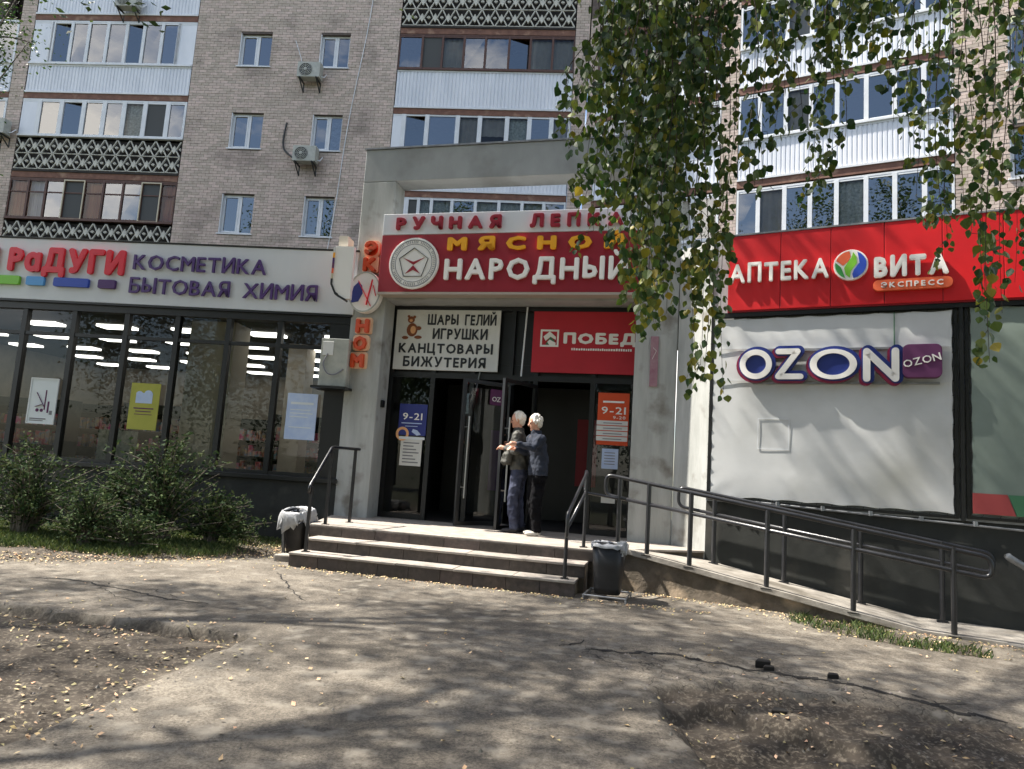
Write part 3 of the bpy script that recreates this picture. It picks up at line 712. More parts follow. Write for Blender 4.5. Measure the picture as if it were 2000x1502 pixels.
def lattice(s0, s1, z0, z1, y, rel, parent, rows=2):
    n = round((s1 - s0) / 0.43); p = (s1 - s0) / n; h = (z1 - z0) / rows; key = (round(p, 3), round(h, 3))
    if key not in sheet_cache:
        b = MB(); t = 0.035; m = 0.012
        b.bar((m, 0, m), (p / 2, 0, h * .62), 0.05, t).bar((p - m, 0, m), (p / 2, 0, h * .62), 0.05, t)
        b.bar((m, 0, h - m), (p / 2, 0.004, h * .30), 0.05, t).bar((p - m, 0, h - m), (p / 2, 0.004, h * .30), 0.05, t)
        b.prism([(p / 2 - .085, h * .46), (p / 2, h * .22), (p / 2 + .085, h * .46), (p / 2, h * .74)], -0.035, 0.03)
        b.prism([(0.005, h * .5 - .05), (0.065, h * .5), (0.005, h * .5 + .05)], -0.03, 0.03).prism([(p - 0.005, h * .5 + .05), (p - 0.065, h * .5), (p - 0.005, h * .5 - .05)], -0.03, 0.03)
        b.box(0.006, p - .006, -0.02, 0.02, 0.004, 0.028)
        sheet_cache[key] = b.mesh('lattice_block', m_lattice)
    for r in range(rows):
        for i in range(n):
            v = Vector((s0 + i * p, y, z0 + r * h)); rot = (0, 0, 0)
            if rel: v = UREL @ v; rot = (0, 0, -(U_.yaw - C_.yaw))
            link('lattice_block', sheet_cache[key], parent, loc=v, rot=rot)
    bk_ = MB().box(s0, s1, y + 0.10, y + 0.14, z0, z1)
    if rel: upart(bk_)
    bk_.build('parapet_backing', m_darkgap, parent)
def balcony(s0, s1, zf, kind, mull, rel=False, frame=None, zg=None, endpanels=(0, 0), specials=None, label=None, transom=False, ft=0.055):
    """slab at zf; parapet, then glazing between zg[0] and zg[1]"""
    sp = specials or {}; frame = frame or m_white
    sl_ = MB().box(s0, s1, -0.02, 1.2, zf, zf + 0.24)
    if rel: upart(sl_)
    B = sl_.build('balcony', m_brownslab, bld, label=label)
    z0, z1 = zg
    lip = MB().box(s0, s1, -0.05, 0.0, zf + 0.20, zf + 0.26)
    if rel: upart(lip)
    lip.build('slab_edge', m_darkgap if kind == 'lattice' else m_white, B)
    if kind == 'sheet': sheet(s0 + .01, s1 - .01, zf + 0.27, z0 - 0.06, 0.0, rel, B)
    elif kind == 'lattice': lattice(s0 + .02, s1 - .02, zf + 0.29, z0 - 0.12, 0.0, rel, B)
    bot = MB().box(s0, s1, -0.06, 0.06, z0 - 0.055, z0); top = MB().box(s0, s1, -0.01, 0.06, z1, z1 + 0.05)
    if rel: upart(bot); upart(top)
    bot.build('window_ledge', frame, B); top.build('head_rail', frame, B)
    f = MB(); xs = [s0 + endpanels[0]] + list(mull) + [s1 - endpanels[1]]
    for x in xs: f.box(max(x - ft, s0), min(x + ft, s1), -0.015, 0.055, z0, z1)
    f.box(s0, s1, -0.005, 0.05, z0 + 0.002, z0 + 0.055).box(s0, s1, -0.005, 0.05, z1 - 0.055, z1 - 0.002)
    if transom: f.box(s0, s1, -0.002, 0.045, z0 + (z1 - z0) * .66, z0 + (z1 - z0) * .66 + 0.04)
    if rel: upart(f)
    f.build('glazing_frame', frame, B)
    for k, e in enumerate(endpanels):
        if e:
            p = MB().box(s0 if k == 0 else s1 - e, s0 + e if k == 0 else s1, 0.0, 0.04, z0 + .05, z1 - .05)
            if rel: upart(p)
            p.build('solid_end_panel', m_sheet if frame is m_white else m_curt2, B)
    for i, (a, b) in enumerate(zip(xs[:-1], xs[1:])):
        k = sp.get(i); yy = 0.02; tilt = rnd.uniform(-0.006, 0.006)
        if k == 'open':                             # sash hinged open towards the inside
            g = MB().quad((a, yy, z0 + .05), (a + (b - a) * .96, yy + 0.16, z0 + .05), (a + (b - a) * .96, yy + 0.16, z1 - .05), (a, yy, z1 - .05))
            fr = MB().bar((a + (b - a) * .96, yy + .15, z0 + .05), (a + (b - a) * .96, yy + .15, z1 - .05), 0.06)
            if rel: upart(fr)
            fr.build('open_sash_frame', frame, B)
        else:
            g = MB().quad((a, yy + tilt, z0 + .03), (b, yy - tilt, z0 + .03), (b, yy - tilt * .5, z1 - .03), (a, yy + tilt * .5, z1 - .03))
        if rel: upart(g)
        if k == 'screen': g.build('insect_screen', m_blind, B)
        elif k == 'framedscreen':
            g.build('insect_screen', m_blind, B); q = MB(); frame_box(q, a - .02, b + .02, z0 - .02, z1 - .0, -0.04, 0.0, 0.035)
            if rel: upart(q)
            q.build('screen_frame', m_toyframe, B)
        else: g.build('pane', m_glassc if k in ('white', 'orange', 'lace', 'blind', 'half') else m_glass, B)
        if k in ('white', 'orange', 'lace', 'blind', 'half'):
            mm = {'white': m_curt, 'orange': m_curt2, 'lace': m_curt3, 'blind': m_blind2, 'half': m_blind2}[k]; c = MB(); n = 8
            for j in range(n):
                x0 = a + (b - a) * j / n; x1 = a + (b - a) * (j + 1) / n; y0 = 0.12 + 0.03 * (j % 2); y1 = 0.12 + 0.03 * ((j + 1) % 2); zb = z0 + (0.5 * (z1 - z0) if k == 'half' else .04)
                c.quad((x0, y0, zb), (x1, y1, zb), (x1, y1, z1 - .04), (x0, y0, z1 - .04))
            if rel: upart(c)
            c.build('curtain', mm, B)
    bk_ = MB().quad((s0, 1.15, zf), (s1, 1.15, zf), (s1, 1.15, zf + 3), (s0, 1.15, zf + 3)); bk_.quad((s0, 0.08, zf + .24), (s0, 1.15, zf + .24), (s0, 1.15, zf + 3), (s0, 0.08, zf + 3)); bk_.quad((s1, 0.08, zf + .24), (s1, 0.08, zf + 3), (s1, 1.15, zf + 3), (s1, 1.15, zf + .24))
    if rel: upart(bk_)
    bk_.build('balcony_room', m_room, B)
    return B
m_toyframe = mat('beige_screen_frame', lin(196, 186, 160), 0.5)
A0, A1 = -17.26, -11.44
# left bay, from the top
balcony(A0, A1, 15.72, 'sheet', [-16.4, -15.4, -14.4, -13.4, -12.4], zg=(17.1, 18.5))
balcony(A0, A1, 12.86, 'sheet', [-16.55, -15.87, -15.26, -14.58, -13.90, -13.28, -12.63, -12.05], zg=(14.15, 15.66), endpanels=(.66, .60), specials={1: 'open', 5: 'open', 2: None})
balcony(A0, A1, 10.06, 'lattice', [-15.85, -15.05, -14.32, -13.62, -12.88, -12.08], zg=(11.56, 12.80), endpanels=(.62, 0), specials={1: 'open', 5: 'screen', 4: 'lace'}, ft=0.075)
balcony(A0, A1, 7.12, 'lattice', [-16.60, -15.98, -15.32, -14.62, -13.96, -13.28, -12.62, -11.97], zg=(8.66, 10.0), frame=m_brownframe, specials={0: 'orange', 1: 'white', 3: 'framedscreen', 4: 'orange', 7: 'framedscreen', 8: 'orange'}, transom=True, ft=0.035)
# middle bay
B0, B1 = -4.43, 1.32
balcony(B0, B1, 15.42, 'lattice', [-3.4, -2.4, -1.4, -0.4, 0.5], zg=(17.0, 18.3))
balcony(B0, B1, 12.62, 'sheet', [-3.66, -2.99, -2.28, -1.57, -0.80, -0.10, 0.62], zg=(14.20, 15.36), frame=m_brownframe, specials={1: 'screen', 2: 'blind', 5: 'open', 6: 'blind', 7: 'blind'}, ft=0.035)
balcony(B0, B1, 9.82, 'sheet', [-3.30, -2.30, -1.58, -0.70, 0.02, 0.72], zg=(11.36, 12.62), endpanels=(.36, .0), specials={0: 'open', 2: 'blind', 3: 'half', 4: 'lace', 5: None, 6: 'white'}, ft=0.07)
balcony(B0, B1, 7.02, 'sheet', [-3.36, -2.94, -2.28, -1.53, -0.78, -0.05, 0.64], zg=(8.50, 9.80), endpanels=(.70, 0), specials={0: 'screen', 1: 'lace', 2: 'lace', 4: 'lace', 5: 'lace', 6: 'lace'}, ft=0.05)
# right wing bays (hidden in part by the birch)
for zf, kd, zg, fr in ((15.15, 'lattice', (16.4, 17.8), m_white), (12.40, 'sheet', (13.8, 15.05), m_white), (9.62, 'sheet', (11.05, 12.32), m_white), (6.85, 'sheet', (8.22, 9.52), m_white)):
    balcony(0.36, 4.24, zf, kd, [1.1, 1.9, 2.7, 3.5], rel=True, zg=zg, frame=m_brownframe if zf > 12 and zf < 13 else fr, ft=0.06, specials={1: 'blind', 3: 'lace'})
    balcony(4.73, 9.88, zf, 'sheet' if zf < 14 else 'lattice', [5.30, 5.98, 6.62, 7.26, 7.95, 8.60, 9.25], rel=True, zg=zg, ft=0.055, specials={1: 'blind', 4: 'lace'} if zf < 9 else {2: 'blind', 6: None})
# far left bay behind the pier
balcony(-23.5, -17.82, 12.86, 'sheet', [-22, -21, -20, -19], zg=(14.15, 15.66), ft=0.07)
balcony(-23.5, -17.82, 10.06, 'lattice', [-22, -21, -20, -19], zg=(11.56, 12.80), ft=0.07)
balcony(-23.5, -17.82, 7.12, 'lattice', [-22, -21, -20, -19], zg=(8.66, 10.0), frame=m_brownframe)
rf = MB().box(-26, 1.9, -0.3, 12, 19.5, 20.0); ru = upart(MB().box(-0.1, 18, -0.3, 12, 19.52, 20.02)); b0 = len(rf.v); rf.v += ru.v; rf.f += [tuple(b0 + i for i in f) for f in ru.f]
rf.build('roof', m_plinth, bld)
MB().box(-26, -18, 1.3, 12, 0, 19.4).build('side_block', m_mortar, bld)

# cable down the brick wall
cb = MB(); pts = []
for t in np.linspace(0, 1, 30): s = -5.40 - 0.85 * t + 0.04 * math.sin(9 * t); pts.append(C_.w(s, -0.03, 17.6 - 10.2 * t))
cb.tube(pts, 0.014, 5)
o = cb.build('cable', m_white); tag(o, 'long pale cable running down the brick wall right of the small windows', 'cable')

# air conditioners
ACF = {}
def make_ac(): 
    root = bpy.data.objects.new('air_conditioner', None); COL.objects.link(root)
    MB().box(-0.38, 0.38, -0.42, -0.12, 0, 0.52).build('casing', m_ac, root, bevel=0.015)
    MB().disc(-0.1, 0.26, 0.22, 0.22, -0.425, -0.415, 24).build('fan_opening', m_acdark, root)
    g = MB()
    for r in (0.21, 0.16, 0.11, 0.06): g.ring(-0.1, 0.26, r, r, .012, .012, -0.445, -0.43, 20)
    for k in range(8):
        a = k * math.pi / 4; g.bar((-0.1 + .03 * math.cos(a), -0.44, .26 + .03 * math.sin(a)), (-0.1 + .21 * math.cos(a), -0.44, .26 + .21 * math.sin(a)), .008)
    g.build('fan_grille', m_ac, root)
    MB().disc(-0.1, 0.26, 0.045, 0.045, -0.455, -0.43, 12).build('fan_hub', m_ac, root)
    for x in (-0.28, 0.28):
        MB().bar((x, -0.45, -0.02), (x, 0.0, -0.02), 0.04).bar((x, 0.0, 0.0), (x, 0.0, -0.34), 0.04).bar((x, -0.42, -0.03), (x, -0.01, -0.32), 0.03).build('bracket', m_acdark, root)
    MB().tube(fillet([(0.38, -.25, .1), (0.46, -.2, .1), (0.46, -.02, .3), (0.46, 0.0, .3)], .06), 0.018, 6).build('pipe', m_white, root)
    return root
ac0 = make_ac()
acs = [(-7.24, 13.60, 'round-fan air conditioner below the topmost right small window on the brick wall'), (-7.10, 10.74, 'air conditioner hanging under the middle right small window on the brick wall'),
       (-13.80, 16.0, 'air conditioner on the white balcony parapet at the very top left'), (-17.80, 11.40, 'air conditioner on the brick pier at the far left edge')]
for i, (s, z, lb) in enumerate(acs):
    o = ac0 if i == 0 else copy_tree(ac0)
    o.location = C_.w(s, 0, z); o.rotation_euler = (0, 0, -C_.yaw); tag(o, lb, 'air conditioner', 'air conditioners on the apartment facade')
pts = smooth_path([C_.w(-7.95, -.03, 12.2), C_.w(-8.0, -.04, 11.6), C_.w(-7.92, -.05, 11.25), C_.w(-7.6, -.1, 10.98)], 6)
o = MB().tube(pts, .03, 6).build('hose', m_acdark); tag(o, 'dark hose looping down the brick to the middle air conditioner', 'hose')
pts = smooth_path([C_.w(-7.95, -.02, 15.1), C_.w(-7.75, -.02, 14.6), C_.w(-7.55, -.06, 14.05)], 6)
o = MB().tube(pts, .013, 5).build('thin_cable', m_white); tag(o, 'thin pale cable dropping to the round-fan air conditioner', 'cable')
# ------------------------------------------------------------------ LEFT SHOP
shop = thing('shop_annex', 'single storey shop with a long grey fascia and black framed windows left of the portal', 'building', S_)
SL = -9.5
MB().box(SL, 1.30, 0.02, 0.35, -0.1, 1.02).build('plinth', m_plinth, shop, bevel=0.01)
MB().box(SL, 1.30, -0.04, 0.37, 1.02, 1.10).build('sill', m_black, shop, bevel=0.008)
MB().box(SL, 1.32, 0.0, 0.30, 3.92, 5.04).build('fascia', m_fascia, shop, bevel=0.006)
MB().box(SL, 1.33, -0.012, 0.31, 5.042, 5.07).build('coping', m_plinth, shop)
MB().box(SL, 1.30, -0.01, 0.2, 3.88, 3.915).box(SL, 1.30, 0.04, 0.24, 3.76, 3.878).build('fascia_underside', m_black, shop)
MX = [-9.4, -8.46, -7.52, -6.60, -5.66, -4.72, -3.78, -2.79, -1.85, -0.91, 0.02, 0.96]
for x in MX: MB().box(x - 0.045, x + 0.045, 0.06, 0.16, 1.10, 3.76).build('mullion', m_black, shop)
for a, b in zip(MX[:-1], MX[1:]):
    w = MB().box(a + .045, b - .045, 0.07, 0.15, 3.30, 3.36).build('window', m_black, shop); MB().box(a + .045, b - .045, 0.07, 0.15, 1.102, 1.16).build('bottom_rail', m_black, w)
    for (z0, z1) in ((1.16, 3.30), (3.36, 3.76)):
        t = rnd.uniform(-.004, .004)
        MB().quad((a + .045, 0.11 + t, z0), (b - .045, 0.11 - t, z0), (b - .045, 0.11 - t, z1), (a + .045, 0.11 + t, z1)).build('pane', m_shopglass, w)
MB().box(1.0, 1.30, 0.05, 0.3, 1.10, 3.76).build('end_panel', m_black, shop)
# interior
r = MB(); r.quad((SL, 9, 0.4), (1.3, 9, 0.4), (1.3, 9, 3.9), (SL, 9, 3.9)); r.quad((1.29, 0.4, 0.4), (1.29, 0.4, 3.9), (1.29, 9, 3.9), (1.29, 9, 0.4)); r.quad((SL, 0.4, 0.4), (SL, 9, 0.4), (SL, 9, 3.9), (SL, 0.4, 3.9))
r.build('interior_wall', m_shopwall, shop)
MB().box(SL, 1.3, 0.36, 9.2, 0.3, 0.4).build('shop_floor', m_floor, shop)
MB().box(SL, 1.3, 0.31, 9.2, 3.78, 5.0).build('ceiling', m_ceil, shop)
MB().box(-1.84, -1.00, 0.5, 1.1, 0.4, 3.78).build('interior_column', m_cream, shop)
MB().box(-0.85, -0.45, 2.6, 3.1, 0.4, 3.78).build('interior_column', m_cream, shop)
MB().box(-3.62, -2.98, 0.9, 1.1, 0.4, 1.7).build('display_stand', m_curt3, shop)
lf = None
for i in range(7):
    for j in range(5):
        x = -8.6 + i * 1.55 + (0.45 if j % 2 else 0); y = 1.5 + j * 1.65
        t = MB().box(-0.34, 0.34, -0.16, 0.16, -0.045, 0).mesh('ceiling_light', m_lamp) if lf is None else lf; lf = t
        o = link('ceiling_light', t, loc=S_.w(x, y, 3.777), rot=(0, 0, -S_.yaw)); tag(o, 'lit rectangular panel lamp on the ceiling inside the left shop', 'lamp', 'lit panel lamps on the ceiling of the left shop')
shelves = []
for k, (x, y, n) in enumerate(((-8.6, 2.2, 2), (-6.6, 2.6, 2), (-5.2, 3.6, 3), (-2.9, 2.4, 2), (-0.1, 3.4, 2), (-0.3, 5.6, 2), (-6.5, 6, 3), (-3.4, 6.2, 3))):
    sh = thing('store_shelf', 'x', 'shelf', S_, (x, y, 0.4)); tag(sh, 'dark shelving unit filled with goods inside the left shop', 'shelf', 'shelving units inside the left shop')
    f = MB(); L_ = 0.55 * n
    for z in (0.1, 0.5, 0.9, 1.3, 1.7): f.box(-L_, L_, -0.25, 0.25, z, z + 0.03)
    f.box(-L_ - .03, -L_, -.27, .27, 0, 1.9).box(L_, L_ + .03, -.27, .27, 0, 1.9).box(-L_, L_, -.01, .01, 0, 1.9).build('rack', m_plinth, sh)
    g = MB()
    for z in (0.13, 0.53, 0.93, 1.33):
        xx = -L_ + .02
        while xx < L_ - .1:
            w = rnd.uniform(.05, .14); h = rnd.uniform(.12, .32); g.box(xx, xx + w, -.23, -.05, z, z + h); xx += w + .012
    g.build('goods', m_prod, sh, kind='stuff')
# posters in the windows
def poster(name, label, s0, s1, z0, z1, m, plane=S_, y=0.03, cat='poster', d=0.012):
    o = thing(name, label, cat, plane, ((s0 + s1) / 2, y, z0)); w = (s1 - s0) / 2
    MB().box(-w, w, 0, d, 0, z1 - z0).build('sheet', m, o); return o, w, z1 - z0
o, w, h = poster('poster', 'white framed poster with plum drawings in the second window from the left', -4.38, -3.86, 1.71, 2.52, m_paper)
f = MB(); frame_box(f, -w, w, 0, h, -.01, .0, .02); f.build('poster_frame', m_white, o)
MB().bar((-.12, -.004, .55), (.05, -.004, .3), .03, .004).bar((-.12, -.004, .3), (.0, -.004, .34), .04, .004).box(.04, .06, -.005, 0, .25, .6).box(.1, .13, -.005, 0, .2, .4).disc(-.08, .24, .03, .03, -.005, 0, 12).disc(.0, .24, .03, .03, -.005, 0, 12).build('print', m_ppur, o)
MB().box(-.2, .1, -.004, 0, .08, .1).box(-.2, .05, -.004, 0, .05, .065).box(.15, .2, -.004, 0, .17, .24).build('text_lines', m_pgrey, o)
o, w, h = poster('poster', 'yellow-green poster with a pale picture in the window behind the shrub', -2.52, -1.99, 1.72, 2.53, m_post_y)
MB().box(-.16, .14, -.004, 0, .46, .64).disc(-.1, .62, .06, .05, -.005, -.001, 12).disc(.06, .64, .07, .05, -.0055, -.001, 12).build('print', m_post_b, o)
MB().box(-.18, .18, -.004, 0, .36, .38).box(-.14, .14, -.004, 0, .31, .325).box(-.16, .16, -.004, 0, .26, .27).build('text_lines', m_ppur, o)
o, w, h = poster('poster', 'pale blue sheet in the last window before the portal pillar', 0.30, 0.83, 1.72, 2.51, m_post_b)
MB().box(-.2, .2, -.003, 0, .6, .64).box(-.2, .16, -.003, 0, .5, .515).box(-.2, .2, -.003, 0, .44, .455).box(-.2, .12, -.003, 0, .38, .395).box(-.2, .2, -.003, 0, .2, .215).build('text_lines', m_paper, o)

# fascia lettering and bars
sg = thing('shop_sign', 'raised shop name in red and purple letters with coloured bars on the grey fascia', 'sign', S_, (0, -0.002, 0))
letters('И', -5.86, -5.32, 4.45, 4.84, -0.06, 0.05, m_letred, sg, 'x')
letters('РɑДУГИ', -5.10, -2.90, 4.45, 4.86, -0.06, 0.05, m_letred, sg, 'x', gap=0.08)
letters('КОСМЕТИКА', -2.74, -0.30, 4.55, 4.83, -0.05, 0.035, m_letpur, sg, 'r', gap=0.11)
letters('БЫТОВАЯ ХИМИЯ', -2.76, 0.66, 4.12, 4.40, -0.05, 0.035, m_letpur, sg, 'r', gap=0.10)
for a, b, m in ((-6.2, -5.75, m_orap), (-5.6, -4.83, m_green), (-4.70, -4.36, m_lblue), (-4.18, -3.52, m_blue), (-3.34, -3.02, m_purple)):
    MB().prism(rounded(a, b, 4.17, 4.33, .03), -0.06, -0.005).build('colour_bar', m, sg, bevel=0.004)
# projecting sign at the end of the fascia
pj = thing('projecting_sign', 'white projecting sign with a striped rainbow edge between fascia and portal pillar', 'sign', S_, (1.05, 0, 4.1))
pr = [(0.0, 0.9), (0.0, 0.22), (0.05, 0.12), (0.2, 0.02), (0.24, 0.0), (0.32, 0.0), (0.32, 0.9)]
MB().prism([(x, z) for x, z in reversed(pr)][::-1], -0.42, -0.32).build('sign_body', m_letwht, pj)
cols = [m_signw, m_letyel, m_purple, m_ppur, m_orap, m_toyframe, m_binblack]
for k, m in enumerate(cols): MB().box(-0.03, 0.0, -0.44, -0.28, 0.78 - k * .09, 0.87 - k * .09).build('edge_stripe', m, pj)
MB().bar((-0.015, -.36, .24), (.07, -.36, .07), .16, .03).bar((.07, -.36, .07), (.24, -.36, -.02), .16, .03).build('edge_curve', m_binblack, pj)
MB().box(0.0, 0.16, -0.3, 0.0, 0.93, 1.12).build('bracket_box', m_cream, pj)
# white unit with a cable on the last window
un = thing('electric_box', 'white wall unit with a loose cable on the last shop window', 'box', S_, (1.12, 0.0, 2.64))
MB().box(-0.24, 0.24, -0.20, 0.02, 0, 0.82).build('casing', m_ac, un, bevel=0.015)
MB().box(-0.20, -0.02, -0.215, -0.19, 0.52, 0.76).build('cover', m_signw, un, bevel=0.006)
MB().tube(smooth_path([(-.1, -.22, .55), (-.16, -.23, .38), (-.08, -.25, .22), (.06, -.24, .2), (.18, -.21, .3)]), .012, 5).build('cable', m_pgrey, un)
MB().box(-0.3, 0.3, -0.36, 0.05, -0.05, -0.01).build('support_shelf', m_black, un)

# ------------------------------------------------------------------ PORTAL AND ENTRANCE
LZ = 0.505
port = thing('entrance_portal', 'tall grey concrete portal frame around the entrance', 'portal', P_)
PL0, PL1, PR0, PR1 = -2.79, -2.17, 2.08, 2.72
for a, b in ((PL0, PL1), (PR0, PR1)): MB().box(a, b, 0, 0.42, 0.0, 6.32).build('pillar', m_conc2, port, bevel=0.012)
MB().box(PL0, PR1, 0.0, 0.42, 6.322, 6.92).build('beam', m_conc, port, bevel=0.012)
MB().box(PL0 - .02, PR1 + .02, -0.02, 0.44, 6.922, 6.95).build('coping', m_greyp, port)
# sheet-metal faced box behind the sign (canopy)
ent = thing('glazed_entrance', 'black framed entrance with two open doorways and glazed side lights under the portal', 'entrance', P_)
EY = 0.45
MB().box(PL1 + .003, PR0 - .003, 0.02, 0.7, 4.20, 5.2).build('canopy', m_conc, ent)
fr = lambda x0, x1, z0, z1, y0=EY, y1=EY + .07: MB().box(x0, x1, y0, y1, z0, z1).build('frame_bar', m_black, ent)
for x in (-2.15, -1.37, -0.66, 0.0, 0.44, 1.40, 2.07): fr(x - .04, x + .04, LZ, 4.19)
fr(-2.11, 2.03, 2.93, 3.02, EY - .003, EY + .073); fr(-2.11, 2.03, 4.12, 4.19, EY - .004, EY + .074); fr(-2.11, -1.41, LZ + .004, LZ + .09, EY + .002, EY + .068); fr(1.44, 2.03, LZ + .004, LZ + .09, EY + .002, EY + .068)
MB().box(-2.1, 2.03, EY + .08, EY + .10, 3.02, 4.12).build('upper_panel', m_black, ent)
for a, b in ((-2.11, -1.41), (1.44, 2.03)): MB().quad((a, EY + .035, LZ + .09), (b, EY + .035, LZ + .09), (b, EY + .035, 2.93), (a, EY + .035, 2.93)).build('pane', m_shopglass, ent)
MB().quad((.04, EY + .03, LZ), (.40, EY + .03, LZ), (.40, EY + .03, 2.93), (.04, EY + .03, 2.93)).build('pane', m_shopglass, ent)
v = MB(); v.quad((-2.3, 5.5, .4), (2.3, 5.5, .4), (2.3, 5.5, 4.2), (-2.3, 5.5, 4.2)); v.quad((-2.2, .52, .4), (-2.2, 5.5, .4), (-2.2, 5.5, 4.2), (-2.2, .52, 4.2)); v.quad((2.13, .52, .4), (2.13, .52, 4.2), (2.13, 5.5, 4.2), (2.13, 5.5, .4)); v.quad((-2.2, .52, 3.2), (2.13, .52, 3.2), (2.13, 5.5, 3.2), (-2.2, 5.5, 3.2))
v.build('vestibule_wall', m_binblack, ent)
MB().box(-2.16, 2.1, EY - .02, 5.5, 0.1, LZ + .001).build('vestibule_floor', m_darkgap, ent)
MB().box(-1.9, 1.9, 2.8, 2.9, LZ + .002, 3.1).build('inner_partition', m_black, ent)
MB().box(-.9, -.3, 2.74, 2.79, 1.0, 2.2).build('inner_poster', m_purple, ent)
MB().box(0.85, 1.25, 2.74, 2.79, 1.2, 2.5).build('inner_poster', m_redsign, ent)
def door(hx, ang, width, label):
    D = MB(); 
    q = MB(); frame_box(q, 0, width, 0.02, 2.36, -0.025, 0.025, 0.06); o = q.build('door', m_black, ent, label=label)
    o.location = (hx, EY, LZ); o.rotation_euler = (0, 0, ang)
    MB().quad((.06, 0, .08), (width - .06, 0, .08), (width - .06, 0, 2.3), (.06, 0, 2.3)).build('pane', m_shopglass, o)
    for y in (-0.085, 0.085):
        h = MB().tube([(width - .1, y, .45), (width - .1, y, 1.75)], .016, 8)
        for z in (.62, 1.58): h.tube([(width - .1, 0, z), (width - .1, y, z)], .011, 6)
        h.build('door_handle', m_steel, o)
    return o
A_ = door(-0.04, math.radians(180 + 48), 0.84, 'open glass door leaf beside the left doorway')
B_ = door(0.46, math.radians(180 + 66), 0.86, 'open glass door leaf behind the two people')
MB().prism(rounded(.08, .34, 1.98, 2.24, .03), .028, .032).build('sticker', m_ppur, A_)
for q in letters('ZO', .12, .30, 2.04, 2.12, .032, .006, m_letwht, A_, 'r'): q.location.x += abs(GLY[('r', 'O')][1] * q.scale.x); q.scale.x *= -1
# crimson sign box over the entrance
sb = thing('butcher_sign', 'crimson sign box with yellow and white raised letters and a round emblem over the entrance', 'sign', P_, (0, 0, 0))
SX0, SX1 = -2.24, 2.14
MB().box(SX0, SX1, -0.20, 0.015, 4.28, 5.27).build('sign_box', m_redsign, sb, bevel=0.006)
MB().box(SX0, SX1, -0.21, 0.015, 4.235, 4.277).build('lower_trim', m_trim, sb)
MB().box(SX0, SX1, -0.20, 0.015, 5.275, 5.64).build('grey_board', m_fascia, sb, bevel=0.006)
Y0 = -0.20
letters('РУЧНАЯ', -1.98, -0.14, 5.36, 5.56, Y0 - .06, .055, m_letdred, sb, 'x', gap=0.36)
letters('ЛЕПКА', 0.34, 1.84, 5.36, 5.56, Y0 - .06, .055, m_letdred, sb, 'x', gap=0.36)
letters('МЯСНОЙ', -1.04, 1.86, 4.99, 5.20, Y0 - .05, .045, m_letyel, sb, 'x', gap=0.42)
letters('НАРОДНЫЙ', -1.06, 1.94, 4.49, 4.84, Y0 - .06, .055, m_letwht, sb, 'b', gap=0.13)
em = MB().disc(-1.61, 4.76, .44, .44, Y0 - .05, Y0).build('emblem', m_letwht, sb, bevel=0.006)
MB().ring(-1.61, 4.76, .405, .405, .012, .012, Y0 - .054, Y0 - .048).ring(-1.61, 4.76, .33, .33, .008, .008, Y0 - .054, Y0 - .048).build('emblem_ring', m_pgrey, em)
tk = MB()
for k in range(70):
    if k % 8 == 7: continue
    a = 2 * math.pi * k / 70; tk.bar((-1.61 + .345 * math.cos(a), Y0 - .052, 4.76 + .345 * math.sin(a)), (-1.61 + .385 * math.cos(a), Y0 - .052, 4.76 + .385 * math.sin(a)), .012, .006)
tk.build('emblem_lettering', m_pgrey, em)
pg = MB(); pp = [(-1.61 + .27 * math.sin(2 * math.pi * k / 5), 4.75 + .27 * math.cos(2 * math.pi * k / 5)) for k in range(5)]
for k in range(5):
    a, b = pp[k], pp[(k + 1) % 5]; pg.bar((a[0], Y0 - .053 - k * .0004, a[1]), (b[0], Y0 - .053 - k * .0004, b[1]), .022, .006)
pg.build('pentagon', m_letblk, em)
MB().prism([(-1.80, 4.85), (-1.61, 4.78), (-1.42, 4.85), (-1.50, 4.80), (-1.61, 4.73), (-1.72, 4.80)][::-1], Y0 - .06, Y0 - .05).prism([(-1.61, 4.72), (-1.74, 4.58), (-1.61, 4.64), (-1.48, 4.58)], Y0 - .06, Y0 - .05).build('star_mark', m_letdred, em)
# white board on the left of the transom
wb = thing('toy_shop_board', 'white board with black words and a brown toy picture above the left doorway', 'sign', P_, (-1.17, EY - .04, 3.06))
MB().box(-.95, .95, 0, .035, 0, 1.06).build('board', m_signw, wb, bevel=0.004)
letters('ШАРЫ', -.36, .20, .80, .98, -.008, .006, m_letblk, wb, 'b', gap=.1); letters('ГЕЛИЙ', .32, .88, .80, .98, -.008, .006, m_letblk, wb, 'b', gap=.1)
letters('ИГРУШКИ', -.25, .74, .55, .73, -.008, .006, m_letblk, wb, 'b', gap=.1)
letters('КАНЦТОВАРЫ', -.86, .85, .30, .47, -.008, .006, m_letblk, wb, 'b', gap=.13)
letters('БИЖУТЕРИЯ', -.76, .74, .06, .23, -.008, .006, m_letblk, wb, 'b', gap=.13)
t = MB().disc(-.64, .70, .10, .12, -.006, 0, 18).disc(-.67, .88, .065, .06, -.0065, 0, 16).disc(-.72, .94, .025, .025, -.007, 0, 10).disc(-.61, .93, .025, .025, -.007, 0, 10).disc(-.76, .56, .06, .03, -.0075, 0, 12).disc(-.52, .57, .07, .03, -.0075, 0, 12).disc(-.52, .73, .05, .035, -.008, 0, 12).build('toy_picture', m_fur, wb)
MB().disc(-.62, .70, .05, .07, -.009, 0, 14).disc(-.67, .865, .03, .025, -.009, 0, 12).build('toy_pale_patch', m_toybox, t)  # pale ovals printed on the toy's body and head
